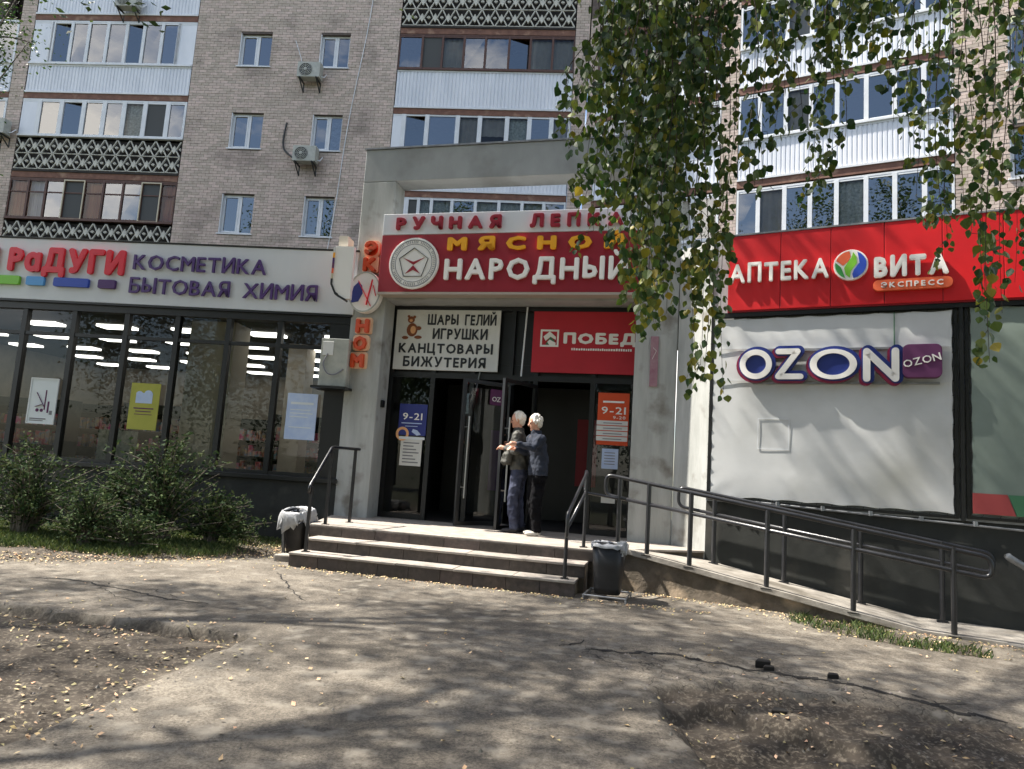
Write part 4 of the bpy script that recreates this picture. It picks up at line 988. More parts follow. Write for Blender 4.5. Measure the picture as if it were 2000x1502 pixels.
# red banner on the right of the transom
rb = thing('discount_shop_banner', 'red banner with a white square logo and white wide letters above the right doorway', 'sign', P_, (0.36, EY - .04, 3.08))
MB().box(0, 1.71, 0, .03, 0, 1.03).build('banner', m_redban, rb)
f = MB(); frame_box(f, .13, .44, .43, .72, -.008, 0, .03); f.build('logo_frame', m_letwht, rb)
MB().prism([(.285, .69), (.18, .60), (.22, .53), (.30, .60), (.39, .55), (.39, .60)][::-1], -.01, 0).prism([(.285, .46), (.39, .46), (.39, .50), (.29, .55), (.25, .51)], -.0102, 0).build('logo_mark', m_letwht, rb)
MB().prism([(.22, .47), (.30, .60), (.38, .52), (.30, .46)][::-1], -.009, -.001).build('logo_leaf', m_bangreen, rb)
letters('ПОБЕДА', .52, 1.98, .50, .67, -.01, .008, m_letwht, rb, 'x', gap=.1)
for o_ in [c for c in rb.children if c.name.startswith('letter')]:
    if o_.location.x > 1.62: bpy.data.objects.remove(o_)
tl = MB(); x = .66
while x < 1.62:
    w_ = rnd.uniform(.02, .035); tl.box(x, x + w_, -.006, 0, .38, .41 + rnd.uniform(0, .01)); x += w_ + .012
tl.build('small_text', m_letwht, rb, kind='stuff')
o = MB().tube([P_.w(0.24, EY - .05, 4.18), P_.w(0.20, EY - .05, 3.0)], .014, 6).build('conduit', m_white); tag(o, 'thin white conduit between the white board and the red banner', 'pipe')
o = MB().tube([P_.w(-0.52, EY - .04, 3.05), P_.w(-0.56, EY - .05, 2.72)], .012, 6).build('door_closer_rod', m_steel); tag(o, 'short metal rod under the white board', 'rod')
# small things stuck on the side lights
o, w, h = poster('opening_hours_sticker', 'dark blue sticker reading 9-21 on the left side light', -1.93, -1.42, 1.92, 2.46, m_navy, P_, EY - .012, 'sticker', .006)
letters('9-21', -w + .07, w - .08, .27, .39, -.006, .004, m_letwht, o, 'r'); MB().box(-.2, .17, -.004, 0, .20, .215).box(-.13, .1, -.004, 0, .15, .16).build('text_lines', m_post_b, o)
MB().ring(-.17, .02, .12, .12, .045, .045, -.004, 0, 20).build('round_print', m_toybox, o); MB().prism([(.0, .06), (.1, .0), (.17, -.04 + .06), (.1, .09), (.02, .11)], -.004, 0).build('pale_print_shape', m_post_b, o)
o, w, h = poster('notice', 'white notice with grey rows below the dark blue 9-21 sticker', -1.86, -1.47, 1.40, 1.88, m_signw, P_, EY - .012, 'notice', .006)
MB().box(-w - .04, w + .04, -.006, .0, h - .03, h + .015).build('top_strip', m_paper, o)
t = MB()
for k in range(7): t.box(-w + .05, w - .05 - .05 * (k % 3), -.003, 0, .05 + k * .055, .07 + k * .055)
t.build('text_lines', m_pgrey, o)
o, w, h = poster('opening_hours_board', 'orange board reading 9 - 21 above white rows on the right side light', 1.50, 2.00, 1.94, 2.78, m_orap, P_, EY - .012, 'sign', .008)
bpy.data.objects.remove([c for c in o.children][0]); MB().box(-w, w, 0, .008, 0, h).build('sheet', m_letora, o)
letters('9-21', -w + .06, w - .05, .50, .62, -.006, .004, m_letwht, o, 'r'); letters('9-20', 0.0, w - .05, .42, .47, -.006, .004, m_letwht, o, 'r'); MB().box(-.17, .17, -.004, 0, .68, .71).build('text_lines', m_letwht, o)
for k in range(4): MB().box(-w - .005, w - .01, -.008, 0, .32 - k * .085, .39 - k * .085).build('white_row', m_signw, o)
t = MB()
for k in range(4): t.box(-w + .1, w - .1, -.011, -.008, .345 - k * .085, .358 - k * .085)
t.build('text_lines', m_pgrey, o)
o, w, h = poster('notice', 'pale blue paper notice under the orange 9 - 21 board', 1.60, 1.86, 1.56, 1.88, m_post_b, P_, EY - .012, 'notice', .005)
t = MB()
for k in range(5): t.box(-w + .04, w - .05, -.003, 0, .07 + k * .045, .082 + k * .045)
t.build('text_lines', m_pgrey, o)
o, w, h = poster('notice', 'small white paper low on the right side light', 1.62, 1.84, 1.02, 1.14, m_signw, P_, EY - .012, 'notice', .005)
# small black box on the left pillar's inner face
o = MB().box(-.02, .02, -.05, .05, -.06, .06).build('door_buzzer', m_black, bevel=.005, loc=P_.w(PL1 + .02, .2, 2.42), rot=(0, 0, -P_.yaw)); tag(o, 'small black box on the inner face of the left portal pillar', 'box')

# vertical sign on the left pillar
ek = thing('vertical_sign', 'vertical orange letters with a round white disc in the middle on the left portal pillar', 'sign', P_, (-2.5, 0, 0))
for ch, z0, dx in (('Э', 4.96, .02), ('К', 4.68, .02), ('Н', 3.60, -.01), ('О', 3.30, -.03), ('М', 3.0, -.05)):
    MB().prism(rounded(dx - .15, dx + .15, z0 - .015, z0 + .265, .07 if ch in 'ЭО' else .03), -.06, -.002).build('letter_back', m_oraglow, ek)
    letters(ch, dx - .12, dx + .12, z0 + .01, z0 + .235, -.12, .058, m_letora, ek, 'x')
d = MB().disc(.0, 4.29, .30, .36, -.16, -.03).build('round_disc', m_letwht, ek, bevel=.008)
MB().ring(.0, 4.29, .295, .355, .02, .024, -.17, -.16).build('disc_rim', m_ac, d)
MB().prism([(-.24, 4.20), (-.20, 4.38), (-.12, 4.46), (-.05, 4.40), (-.03, 4.26), (-.10, 4.12), (-.22, 4.10)][::-1], -.172, -.16).build('blue_mark', m_navy, d)
MB().bar((-.12, -.172, 4.48), (.14, -.172, 4.04), .02, .01).bar((.14, -.173, 4.50), (.06, -.173, 4.06), .045, .01).bar((.16, -.171, 4.4), (.22, -.171, 4.22), .02, .01).build('red_mark', m_letred, d)
# worn hanging strip on the right pillar
o = thing('narrow_plaque', 'narrow faded plum plaque on the right portal pillar', 'sign', P_, (2.38, 0, 2.85))
MB().box(-.06, .06, -.03, -.002, 0, .78).build('plaque', mat('faded_plum', lin(138, 92, 108), .7, lin(160, 130, 136), 6), o, bevel=.004)
MB().bar((-.03, -.033, .42), (.03, -.033, .55), .02, .004).bar((.03, -.0335, .55), (-.02, -.0335, .6), .02, .004).build('mark', m_letwht, o)

# steps and landing
st = thing('entrance_steps', 'three brown granite-faced steps and a landing before the entrance', 'steps', P_)
def stair(x0, x1, yf, yb, z0, z1, n):
    w = (x1 - x0) / n
    for k in range(n):
        a = x0 + k * w
        MB().box(a + .003, a + w - .003, yf + rnd.uniform(-.003, .003), yf + .03, z0, z1 - .032).build('riser_slab', m_step, st)
    MB().box(x0 + .01, x1 - .01, yf + .028, yb + .4, -.05, z1 - .034).build('step_core', m_rampwall, st)
    w = (x1 - x0) / 5
    for k in range(5):
        a = x0 + k * w; dz = rnd.uniform(-.003, .003)
        MB().box(a + .0025, a + w - .0025, yf - .018 + rnd.uniform(-.006, .004), yb, z1 - .03 + dz, z1 + dz).build('tread_slab', m_tread, st, bevel=.005)
stair(-2.17, 1.65, -2.27, -1.93, -.05, .190, 9)
stair(-2.13, 1.72, -1.95, -1.60, .19, .355, 8)
ldp = [(-2.28, -1.60), (1.78, -1.60), (1.985, -1.24), (3.19, -.49), (2.72, .02), (2.72, .44), (-2.80, .44), (-2.80, -.02)]
for k in range(8): MB().box(-2.28 + k * .5075 + .003, -2.28 + (k + 1) * .5075 - .003, -1.615, -1.585, .355, LZ - .032).build('riser_slab', m_step, st)
MB().hprism([(x * .995, y + .02 if y < 0 else y) for x, y in ldp], -.05, LZ - .03).build('step_core', m_rampwall, st)
MB().hprism(ldp, LZ - .028, LZ).build('landing_slab', m_tread, st, bevel=.005)
# concrete sill chunk left of the steps
q = P_.w(-2.42, -1.85, 0)
o = MB().hprism([(q.x - .18, q.y - .1), (q.x + .16, q.y - .14), (q.x + .14, q.y + .12), (q.x - .14, q.y + .1)], -.03, .09).build('concrete_block', m_ramp, bevel=.015); tag(o, 'pale broken concrete block beside the lowest step and the left bin', 'stone')
# ------------------------------------------------------------------ RIGHT WING AND RAMP
wing = thing('right_wing', 'shop wing with a bright red fascia and white banners right of the portal', 'building', R_)
RE = 4.5
MB().box(-3.60, RE, 0.0, 0.3, -.1, 1.20).build('plinth', m_plinth, wing)
MB().box(-3.60, RE, 0.02, 0.3, 1.20, 4.98).build('wall', m_conc, wing)
a = R_.local(P_.w(2.73, 0.0, 0)); # return wall joining the portal
ret = MB().hprism([(-3.602, 0.0), (-3.602, 0.32), (a[0] + .15, a[1] + .35), (a[0], a[1])][::-1], 0.0, 5.0)
ret.build('return_wall', m_conc2, wing)
xs = [-3.36, -2.66, -2.03, -1.40, -.76, -.13, .5, 1.13, 1.76, 2.4, 3.0, 3.6, 4.2]
for i, (x0, x1) in enumerate(zip(xs[:-1], xs[1:])): MB().box(x0 + .004, x1 - .004, -.14, -.02, 3.88, 4.965).build('red_panel', m_redfas, wing, bevel=.004)
MB().box(-3.36, 4.2, -.12, .0, 3.86, 4.95).build('panel_rail', m_redsign, wing)
MB().box(-3.38, 4.2, -.15, 0, 4.967, 4.99).build('coping', m_greyp, wing)
MB().box(-3.5, 4.2, -.10, 0.0, 3.80, 3.858).build('fascia_underside', m_black, wing)
MB().box(-3.6, RE, .3, 9, 4.9, 5.0).build('roof', m_plinth, wing)
MB().box(-3.6, RE, -.03, .0, 1.202, 1.235).build('plinth_cap', m_greyp, wing)
ax = MB(); ax.hprism([S_.w(-9, .4, 0)[:2], S_.w(1.3, .4, 0)[:2], P_.w(2.6, .75, 0)[:2], R_.w(-3.4, .4, 0)[:2], R_.w(4.5, .4, 0)[:2], U_.w(14, -.3, 0)[:2], C_.w(1.7, -.3, 0)[:2], C_.w(-20, -.3, 0)[:2]], 5.0, 5.03)
o = ax.build('annex_roof', m_plinth); tag(o, 'flat dark roof of the shops between their fascias and the apartment block', 'roof')
# pharmacy sign
ph = thing('pharmacy_sign', 'white raised pharmacy letters with a round green and blue emblem on the red fascia', 'sign', R_, (0, -.14, 0))
letters('АПТЕКА', -3.33, -2.05, 4.27, 4.54, -.07, .05, m_letwht, ph, 'b', gap=.12)
letters('ВИТА', -1.52, -.70, 4.23, 4.49, -.07, .05, m_letwht, ph, 'x', gap=.10)
c = MB().prism(rounded(-1.53, -.66, 4.04, 4.18, .065), -.06, -.002).build('capsule', m_orap, ph)
letters('ЭКСПРЕСС', -1.44, -.76, 4.075, 4.145, -.07, .012, m_letwht, c, 'b', gap=.25)
e = MB().disc(-1.79, 4.41, .205, .205, -.06, 0).build('emblem', m_letwht, ph, bevel=.004)
def sect(pts, m, y): MB().prism([(-1.79 + x * .185, 4.41 + z * .185) for x, z in pts], -.06 - y, -.06 + .001).build('emblem_field', m, e)
arc = lambda a0, a1, n=10: [(math.cos(math.radians(a0 + (a1 - a0) * k / n)), math.sin(math.radians(a0 + (a1 - a0) * k / n))) for k in range(n + 1)]
sect(arc(95, 160) + [(-.75, .2), (-.5, -.05), (-.15, .25), (.0, .6)], m_orap, .004)
sect(arc(168, 250) + [(-.5, -.5), (-.62, -.15)], m_greenp, .005)
sect([(-.42, -.22), (-.32, -.7), (-.05, -.95), (.0, -.5), (.4, .1), (.35, .6), (.15, .9), (.05, .5), (-.2, .15)], m_green, .006)
sect(arc(-80, 65) + [(.5, .5), (.55, .1), (.2, -.4), (.1, -.7)], m_blue, .007)
# big marketplace letters
oz = thing('marketplace_sign', 'large white letters with a deep blue and magenta edge on the white banner', 'sign', R_, (0, -.13, 0))
def stroke(mb, pts, w, y0, y1):
    for a, b in zip(pts[:-1], pts[1:]):
        a = Vector((a[0], 0, a[1])); b = Vector((b[0], 0, b[1])); d = (b - a).normalized(); n = Vector((-d.z, 0, d.x)) * w / 2
        mb.prism([((a - n).x, (a - n).z), ((b - n).x, (b - n).z), ((b + n).x, (b + n).z), ((a + n).x, (a + n).z)], y0, y1)
    for p in pts: mb.disc(p[0], p[1], w / 2, w / 2, y0 - .0006, y1, 14)
Zl = [(-2.66, 3.27), (-2.42, 3.27), (-2.66, 2.93), (-2.38, 2.93)]; Nl = [(-1.60, 2.90), (-1.60, 3.25), (-1.28, 2.90), (-1.28, 3.25)]
for nm, ex, m, y0, y1, dx, dz in (('magenta_backing', .036, m_ozpink, -.05, -.0, -.012, -.012), ('blue_backing', .032, m_ozblue, -.055, -.0, .014, .012)):
    b = MB(); b.disc(-2.95 + dx, 3.10 + dz, .21 + ex, .205 + ex, y0, y1).disc(-1.99 + dx, 3.09 + dz, .28 + ex, .20 + ex, y0, y1)
    stroke(b, [(x + dx, z + dz) for x, z in Zl], .075 + 2 * ex, y0 - .001, y1); stroke(b, [(x + dx, z + dz) for x, z in Nl], .085 + 2 * ex, y0 - .002, y1)
    b.build(nm, m, oz)
MB().ring(-2.95, 3.10, .21, .205, .075, .075, -.085, -.057).build('letter', m_letwht, oz); MB().ring(-1.99, 3.09, .28, .20, .085, .055, -.085, -.057).build('letter', m_letwht, oz)
b = MB(); stroke(b, Zl, .075, -.085, -.058); b.build('letter', m_letwht, oz); b = MB(); stroke(b, Nl, .085, -.085, -.058); b.build('letter', m_letwht, oz)
MB().box(-3.0, -.8, .02, .05, 3.29, 3.32).box(-3.0, -.8, .02, .05, 2.84, 2.87).build('mounting_rail', m_greyp, oz)
oq = thing('marketplace_badge', 'plum rounded square with slanted white letters beside the large white letters', 'sign', R_, (-.99, -.10, 3.12))
MB().prism(rounded(-.21, .21, -.21, .21, .07), -.12, 0).build('badge_box', m_ppur, oq, bevel=.006)
g = bpy.data.objects.new('letter_group', None); COL.objects.link(g); g.parent = oq; g.rotation_euler = (0, -math.radians(14), 0)
L4 = letters('OZON', -.21, .20, -.04, .055, -.135, .012, m_letwht, oq, 'r', gap=.1); bpy.data.objects.remove(g)
rm = Matrix.Rotation(-math.radians(14), 4, 'Y')
for q in L4:
    mt = Matrix.LocRotScale(q.location, q.rotation_euler, q.scale); q.matrix_local = rm @ mt
# banners stretched on metal frames
def banner(name, label, s0, s1, z0, z1, m, strip=False):
    t = thing(name, label, 'banner', R_, (s0, 0, z0)); w, h = s1 - s0, z1 - z0; mb = MB(); nx, nz = 48, 40
    for i in range(nx + 1):
        for k in range(nz + 1):
            u, v = i / nx, k / nz; e = min(u, 1 - u, v, 1 - v)
            y = -.07 - .012 * min(1, e * 8) + .002 * math.sin(23 * u + 9 * v) * (1 - min(1, v)) + .006 * math.sin(60 * (u + v * .6)) * max(0, v - .8) * 5 * (1 - u) + .0012 * math.sin(31 * v + 3 * math.sin(5 * u)) + .004 * math.sin(50 * (u - v)) * max(0, .22 - u - (v if v < .5 else 1 - v)) * 5
            sag = .02 * abs(math.sin(u * math.pi * 7)) * (v in (0, 1)); sg2 = .012 * abs(math.sin(v * math.pi * 9)) * (u in (0, 1))
            mb.v.append((u * w + (sg2 if u == 0 else -sg2), y, v * h + (sag if v == 0 else -sag)))
    for i in range(nx):
        for k in range(nz): a_ = i * (nz + 1) + k; mb.f.append((a_, a_ + nz + 1, a_ + nz + 2, a_ + 1))
    mb.build('canvas', m, t, smooth=True)
    f = MB(); frame_box(f, -.05, w + .05, -.05, h + .05, -.055, -.02, .035); f.build('metal_frame', m_black, t)
    e = MB(); n = int(h / .17)
    for k in range(n + 1):
        for x in (-.02, w + .02): e.bar((x - .03, -.075, h * k / n), (x + .03, -.075, h * k / n + .02), .012, .006)
    for k in range(int(w / .17)):
        for z in (-.02, h + .02): e.bar((w * (k + .5) / int(w / .17), -.075, z - .03), (w * (k + .5) / int(w / .17) + .02, -.075, z + .03), .012, .006)
    e.build('lacing', m_black, t, kind='stuff')
    return t
b1 = banner('banner', 'large plain white banner stretched below the red fascia', -3.54, -.66, 1.27, 3.78, m_banner)
c_ = MB()
for z in (1.72, 2.04): c_.bar((.72, -.087, z - .9 + .0), (.72, -.087, z - .9 + .001), .02)
f = MB(); frame_box(f, .62, 1.02, .68, 1.10, -.093, -.088, .007)
b1_mark = f.build('pressed_outline', m_fascia, b1)
MB().bar((0.02, -.093, 2.07), (2.86, -.093, 2.05), .012).bar((0.02, -.093, 1.62), (2.86, -.093, 1.60), .010).build('canvas_seam', m_banner, b1)
MB().tube([(2.25, -.09, 2.5), (2.25, -.09, 2.06)], .006, 5).build('hanging_wire', m_bangreen, b1)
b2 = banner('banner', 'grey-green banner with a red and green strip at its foot, at the right edge', -.48, 2.1, 1.28, 3.80, m_banner2)
MB().box(.0, .30, -.091, -.088, .02, .26).prism([(.30, .02), (.42, .02), (.34, .26), (.30, .26)], -.091, -.088).build('red_strip', m_banred, b2); MB().prism([(.43, .02), (2.5, .02), (2.5, .26), (.35, .26)], -.0912, -.088).build('green_strip', m_bangreen, b2)
o = MB().box(-.59, -.55, -.09, -.03, 1.2, 3.86).build('banner_post', m_black, loc=(0, 0, 0)); o.matrix_world = Matrix.Translation(R_.o) @ Matrix.Rotation(-R_.yaw, 4, 'Z'); tag(o, 'dark upright post between the two banners', 'post')
pts = [R_.w(-3.4, -.06, 1.25), R_.w(-2, -.06, 1.2), R_.w(-.6, -.06, 1.16), R_.w(1.5, -.06, 1.1), R_.w(3, -.06, 1.06)]
mb = MB().tube(pts, .014, 6)
for k in range(9): 
    q = R_.w(-3.2 + k * .55, -.07, 1.245 - .025 * (k * .55)); mb.box(q.x - .02, q.x + .02, q.y - .01, q.y + .03, q.z - .03, q.z + .03)
o = mb.build('wall_pipe', m_greyp); tag(o, 'thin grey pipe running along the top of the dark plinth under the banners', 'pipe')
pts = [R_.w(-.18, -.30, .86), R_.w(-.1, -.30, .80), R_.w(.5, -.12, .45), R_.w(1.1, -.1, .05)]
o = MB().tube(smooth_path(pts, 4), .04, 10).build('drain_pipe', m_greyp, smooth=True); tag(o, 'thick pale pipe slanting down the dark plinth at the right edge', 'pipe')

# ramp
rp = thing('access_ramp', 'sloping concrete ramp running down along the right wing', 'ramp', R_)
def rz(s): return max(0.012, min(LZ - .003, .385 - .148 * (s + 3.57)))
ss = [-4.62, -4.36, -3.9, -3.4, -2.9, -2.4, -1.9, -1.4, -1.05, -.3, 1.0, 2.5]
t_ = MB()
for a_, b_ in zip(ss[:-1], ss[1:]):
    za, zb = rz(a_), rz(b_); n0 = len(t_.v)
    x0a = -1.06; 
    t_.v += [(a_, x0a, za), (b_, x0a, zb), (b_, -.001, zb), (a_, -.001, za), (a_, x0a, za - .05), (b_, x0a, zb - .05)]
    t_.f += [(n0, n0 + 1, n0 + 2, n0 + 3), (n0 + 4, n0 + 5, n0 + 1, n0)]
t_.build('ramp_deck', m_ramp, rp)
k_ = MB()
for a_, b_ in zip(ss[:-3], ss[1:-2]):
    n0 = len(k_.v); za, zb = rz(a_) + .022, rz(b_) + .022; k_.v += [(a_, -1.085, za), (b_, -1.085, zb), (b_, -1.02, zb), (a_, -1.02, za), (a_, -1.085, za - .06), (b_, -1.085, zb - .06), (b_, -1.02, zb - .03), (a_, -1.02, za - .03)]
    k_.f += [(n0, n0 + 1, n0 + 2, n0 + 3), (n0 + 4, n0 + 5, n0 + 1, n0), (n0 + 2, n0 + 6, n0 + 7, n0 + 3)]
k_.build('ramp_kerb', m_ramp, rp)
s_ = MB()
seg = np.linspace(-4.62, -.9, 60)
for r_ in range(8): pass
ny = 8; base = len(s_.v)
for i, a_ in enumerate(seg):
    zt = rz(a_) - .048
    for k in range(ny + 1):
        v = k / ny; bul = .05 * (fbm(np.array([a_ * 1.0]), np.array([v * .6]), 3.2, 4, 91)[0]) + (.05 * max(0, .3 - v) if a_ > -3.9 else 0)
        s_.v.append((a_, -1.03 - bul - .02 * (1 - v), -.06 + (zt + .06) * v))
for i in range(len(seg) - 1):
    for k in range(ny): q = i * (ny + 1) + k; s_.f.append((q, q + ny + 1, q + ny + 2, q + 1))
s_.build('ramp_side', m_rampwall, rp, smooth=True)
MB().quad((-4.62, -1.06, -.1), (-4.62, -1.06, rz(-4.62)), (-4.62, -.3, rz(-4.62)), (-4.62, -.3, -.1)).build('ramp_end', m_rampwall, rp)
# block closing the corner between steps and ramp
cn = [P_.w(1.60, -1.58, 0), P_.w(1.79, -1.58, 0), R_.w(-4.60, -1.02, 0), R_.w(-4.4, -.2, 0)]
o = MB().hprism([q[:2] for q in cn], -.05, LZ - .031).build('corner_block', m_rampwall); tag(o, 'rough concrete corner between the steps and the ramp, behind the right bin', 'wall')

# handrails
def zat(p, py):
    lo, hi = -1.0, 4.0
    for _ in range(40):
        z = (lo + hi) / 2; d = Vector((p.x, p.y, z)) - EYEP; y = 751 - F_PX * d.dot(UP) / d.dot(VIEW)
        if y > py: lo = z
        else: hi = z
    return z
lr = bpy.data.objects.new('handrail', None); COL.objects.link(lr); tag(lr, 'black handrail on the left side of the steps', 'handrail')
f1 = atz(606, 1073, .19); f2 = atz(658, 1021, LZ); f3 = atz(712, 1005, LZ)
f1 = P_.w(-2.02, -2.12, .19); f2 = P_.w(-2.10, -1.50, LZ); f3 = P_.w(-2.0, -.95, LZ)
t1, t2, t3 = zat(f1, 950), zat(f2, 876), zat(f3, 880)
lr.location = f1
def rel(mb, root):
    o = Vector(root.location); mb.v = [tuple(Vector(v) - o) for v in mb.v]; return mb
for f_, t in ((f1, t1), (f2, t2), (f3, t2)): rel(MB().bar((f_.x, f_.y, f_.z - .005), (f_.x, f_.y, t), .042).box(f_.x - .05, f_.x + .05, f_.y - .05, f_.y + .05, f_.z - .006, f_.z + .006), lr).build('post', m_rail, lr)
pts = [Vector((f1.x, f1.y, t1 - .09)) + Vector((-.02, -.03, 0)), Vector((f1.x - .01, f1.y - .06, t1)), Vector((f2.x, f2.y, t2 + .02)), Vector((f3.x + .02, f3.y + .18, t2 + .02))]
rel(MB().tube(fillet(pts, .05), .023, 8), lr).build('top_rail', m_rail, lr, smooth=True)
# right stair rail
rr_ = bpy.data.objects.new('handrail', None); COL.objects.link(rr_); tag(rr_, 'black double handrail on the right side of the steps', 'handrail')
g1 = P_.w(1.50, -2.14, .19); g2 = P_.w(1.62, -1.42, LZ); rr_.location = g1
u1, u2 = zat(g1, 1000), zat(g2, 924)
for f_, t in ((g1, u1), (g2, u2)): rel(MB().tube([(f_.x, f_.y, f_.z - .005), (f_.x, f_.y, t)], .024, 8).box(f_.x - .05, f_.x + .05, f_.y - .05, f_.y + .05, f_.z - .006, f_.z + .008), rr_).build('post', m_rail, rr_)
lo = .24
pts = [Vector((g1.x, g1.y, u1 - lo)), Vector((g1.x - .01, g1.y - .13, u1 - lo - .06)), Vector((g1.x - .01, g1.y - .13, u1 - .02)), Vector((g2.x, g2.y, u2 + .01)), Vector((g2.x + .0, g2.y + .14, u2 + .03)), Vector((g2.x + .0, g2.y + .14, u2 - lo)), Vector((g2.x, g2.y, u2 - lo)), Vector((g1.x, g1.y, u1 - lo + .03))]
rel(MB().tube(fillet(pts, .07), .021, 8), rr_).build('looped_rail', m_rail, rr_, smooth=True)
# ramp rails
def ramp_rail(y, posts, s0, s1, label, r=.026):
    t = thing('handrail', label, 'handrail', R_, (0, y, 0)); H, M_ = .93, .66
    for s in posts: MB().tube([(s, 0, rz(s) - .01), (s, 0, rz(s) + H)], .030, 10).box(s - .06, s + .06, -.05, .05, rz(s), rz(s) + .012).build('post', m_rail, t)
    zz = lambda s: .385 - .140 * (s + 3.57)
    pts = [(s0, 0, zz(s0) + M_), (s1, 0, zz(s1) + M_), (s1, 0, zz(s1) + H), (s0, 0, zz(s0) + H), (s0, 0, zz(s0) + M_ + .0)]
    P1 = fillet([(s0 + .3, 0, zz(s0 + .3) + M_), (s1, 0, zz(s1) + M_ + .05), (s1, 0, zz(s1) + H), (s0, 0, zz(s0) + H), (s0, 0, zz(s0) + M_), (s0 + .3, 0, zz(s0 + .3) + M_)], .10)
    MB().tube(P1, r, 9).build('looped_rail', m_rail, t, smooth=True)
    return t
fr_ = ramp_rail(-1.04, [-4.52, -4.12, -3.57, -2.65, -1.72, -.76], -4.72, -.42, 'front black double handrail along the outer edge of the ramp')
ramp_rail(-.16, [-3.45, -2.55, -1.66, -.8], -3.95, -.30, 'rear black double handrail between the ramp and the dark plinth', .024)
q1 = Vector((g2.x, g2.y, u2 - lo - .02)); q2 = R_.w(-4.52, -1.04, rz(-4.52) + .66)
o = MB().tube([q1, q2], .018, 8).build('rail_link', m_rail); tag(o, 'short horizontal rail joining the stair handrail to the ramp handrail', 'rail')
# ------------------------------------------------------------------ LITTER BINS
def litter_bin(name, label, px, py, h, w, tilt, leg, frame=False, dark=1):
    p = atz(px, py, 0); root = thing(name, label, 'litter bin', None, tuple(p), rotz=-.3)
    prof = [(w * .78, 0.03 if not leg else .12), (w * .8, .12), (w * 1.0, h)]
    b = MB()
    def rr(s, n=20): return [((abs(math.cos(2 * math.pi * k / n)) ** .55) * math.copysign(1, math.cos(2 * math.pi * k / n)) * s, (abs(math.sin(2 * math.pi * k / n)) ** .55) * math.copysign(1, math.sin(2 * math.pi * k / n)) * s) for k in range(n)]
    rings = [(rr(w * .76), .06), (rr(w * .80), .14), (rr(w * .9), h * .6), (rr(w), h), (rr(w * .93), h), (rr(w * .8), .2)]
    for rg, z in rings: b.v += [(x, y, z) for x, y in rg]
    n = 20
    for i in range(len(rings) - 1):
        for k in range(n): k2 = (k + 1) % n; b.f.append((i * n + k, i * n + k2, (i + 1) * n + k2, (i + 1) * n + k))
    b.f.append(tuple(reversed(range(n)))); b.build('bucket', m_binblack, root, smooth=True)
    g = MB(); r = random.Random(px); m = 44; rows = [(.90, h - .05, .01), (.97, h + .008, .008), (1.03, h + .018, .01), (1.09, h - .01, .014), (1.16, h - .07, .03), (1.13, h - .15, .05), (1.10, h - .20, .06)]
    if frame: rows = [(.90, h - .05, .01), (.97, h + .008, .01), (1.03, h + .014, .01), (1.07, h - .005, .014), (1.09, h - .04, .02)]
    for (s, z, j) in rows:
        for k in range(m):
            a = 2 * math.pi * k / m; c, q = math.cos(a), math.sin(a); s2 = s * w + r.uniform(-j, j)
            x = abs(c) ** .55 * math.copysign(s2, c); y = abs(q) ** .55 * math.copysign(s2, q)
            zz = z + r.uniform(-j, j) + (math.sin(a * 3 + px) * .07 if z < h - .1 and s > 1 else 0); g.v.append((x, y, zz))
    for i in range(len(rows) - 1):
        for k in range(m): k2 = (k + 1) % m; g.f.append((i * m + k, i * m + k2, (i + 1) * m + k2, (i + 1) * m + k))
    g.build('bin_bag', m_bag, root, smooth=True)
    if frame:
        f = MB(); s = w * 1.25; w *= 1.0
        f.tube([(-s, -s, .05), (s, -s, .05), (s, s, .05), (-s, s, .05), (-s, -s, .05)], .012, 6)
        for x, y in ((-s, -s), (s, -s), (s, s), (-s, s)): f.tube([(x, y, 0), (x, y, .06)], .012, 6)
        f.build('base_frame', m_greyp, root)
        k = MB()
        for j in range(26): a, b_ = r.gauss(0, .5), r.gauss(0, .3); k.box(w * .75 + .05 * a, w * .75 + .05 * a + r.uniform(.02, .05), -w * .6 + .08 * b_, -w * .6 + .08 * b_ + r.uniform(.02, .05), h - .06 + r.uniform(-.07, .05), h + r.uniform(0, .06))
        k.build('bag_knot', m_bag, root)
    else:
        MB().box(-w * .95, -w * .75, -w * .75, -w * .6, -.02, h * .9).build('stand_post', m_greyp, root); MB().box(-w, w * .8, -.05, .05, 0.0, .06).build('stand_foot', m_greyp, root)
    return root
lb1 = litter_bin('litter_bin', 'square black bin with a white bag over its rim left of the steps', 582, 1084, .66, .19, 0, True); lb1.rotation_euler = (.16, 0, -.3)
litter_bin('litter_bin', 'black bin with a crumpled white bag in the corner between the steps and the ramp', 1186, 1168, .64, .20, 0, False, frame=True)

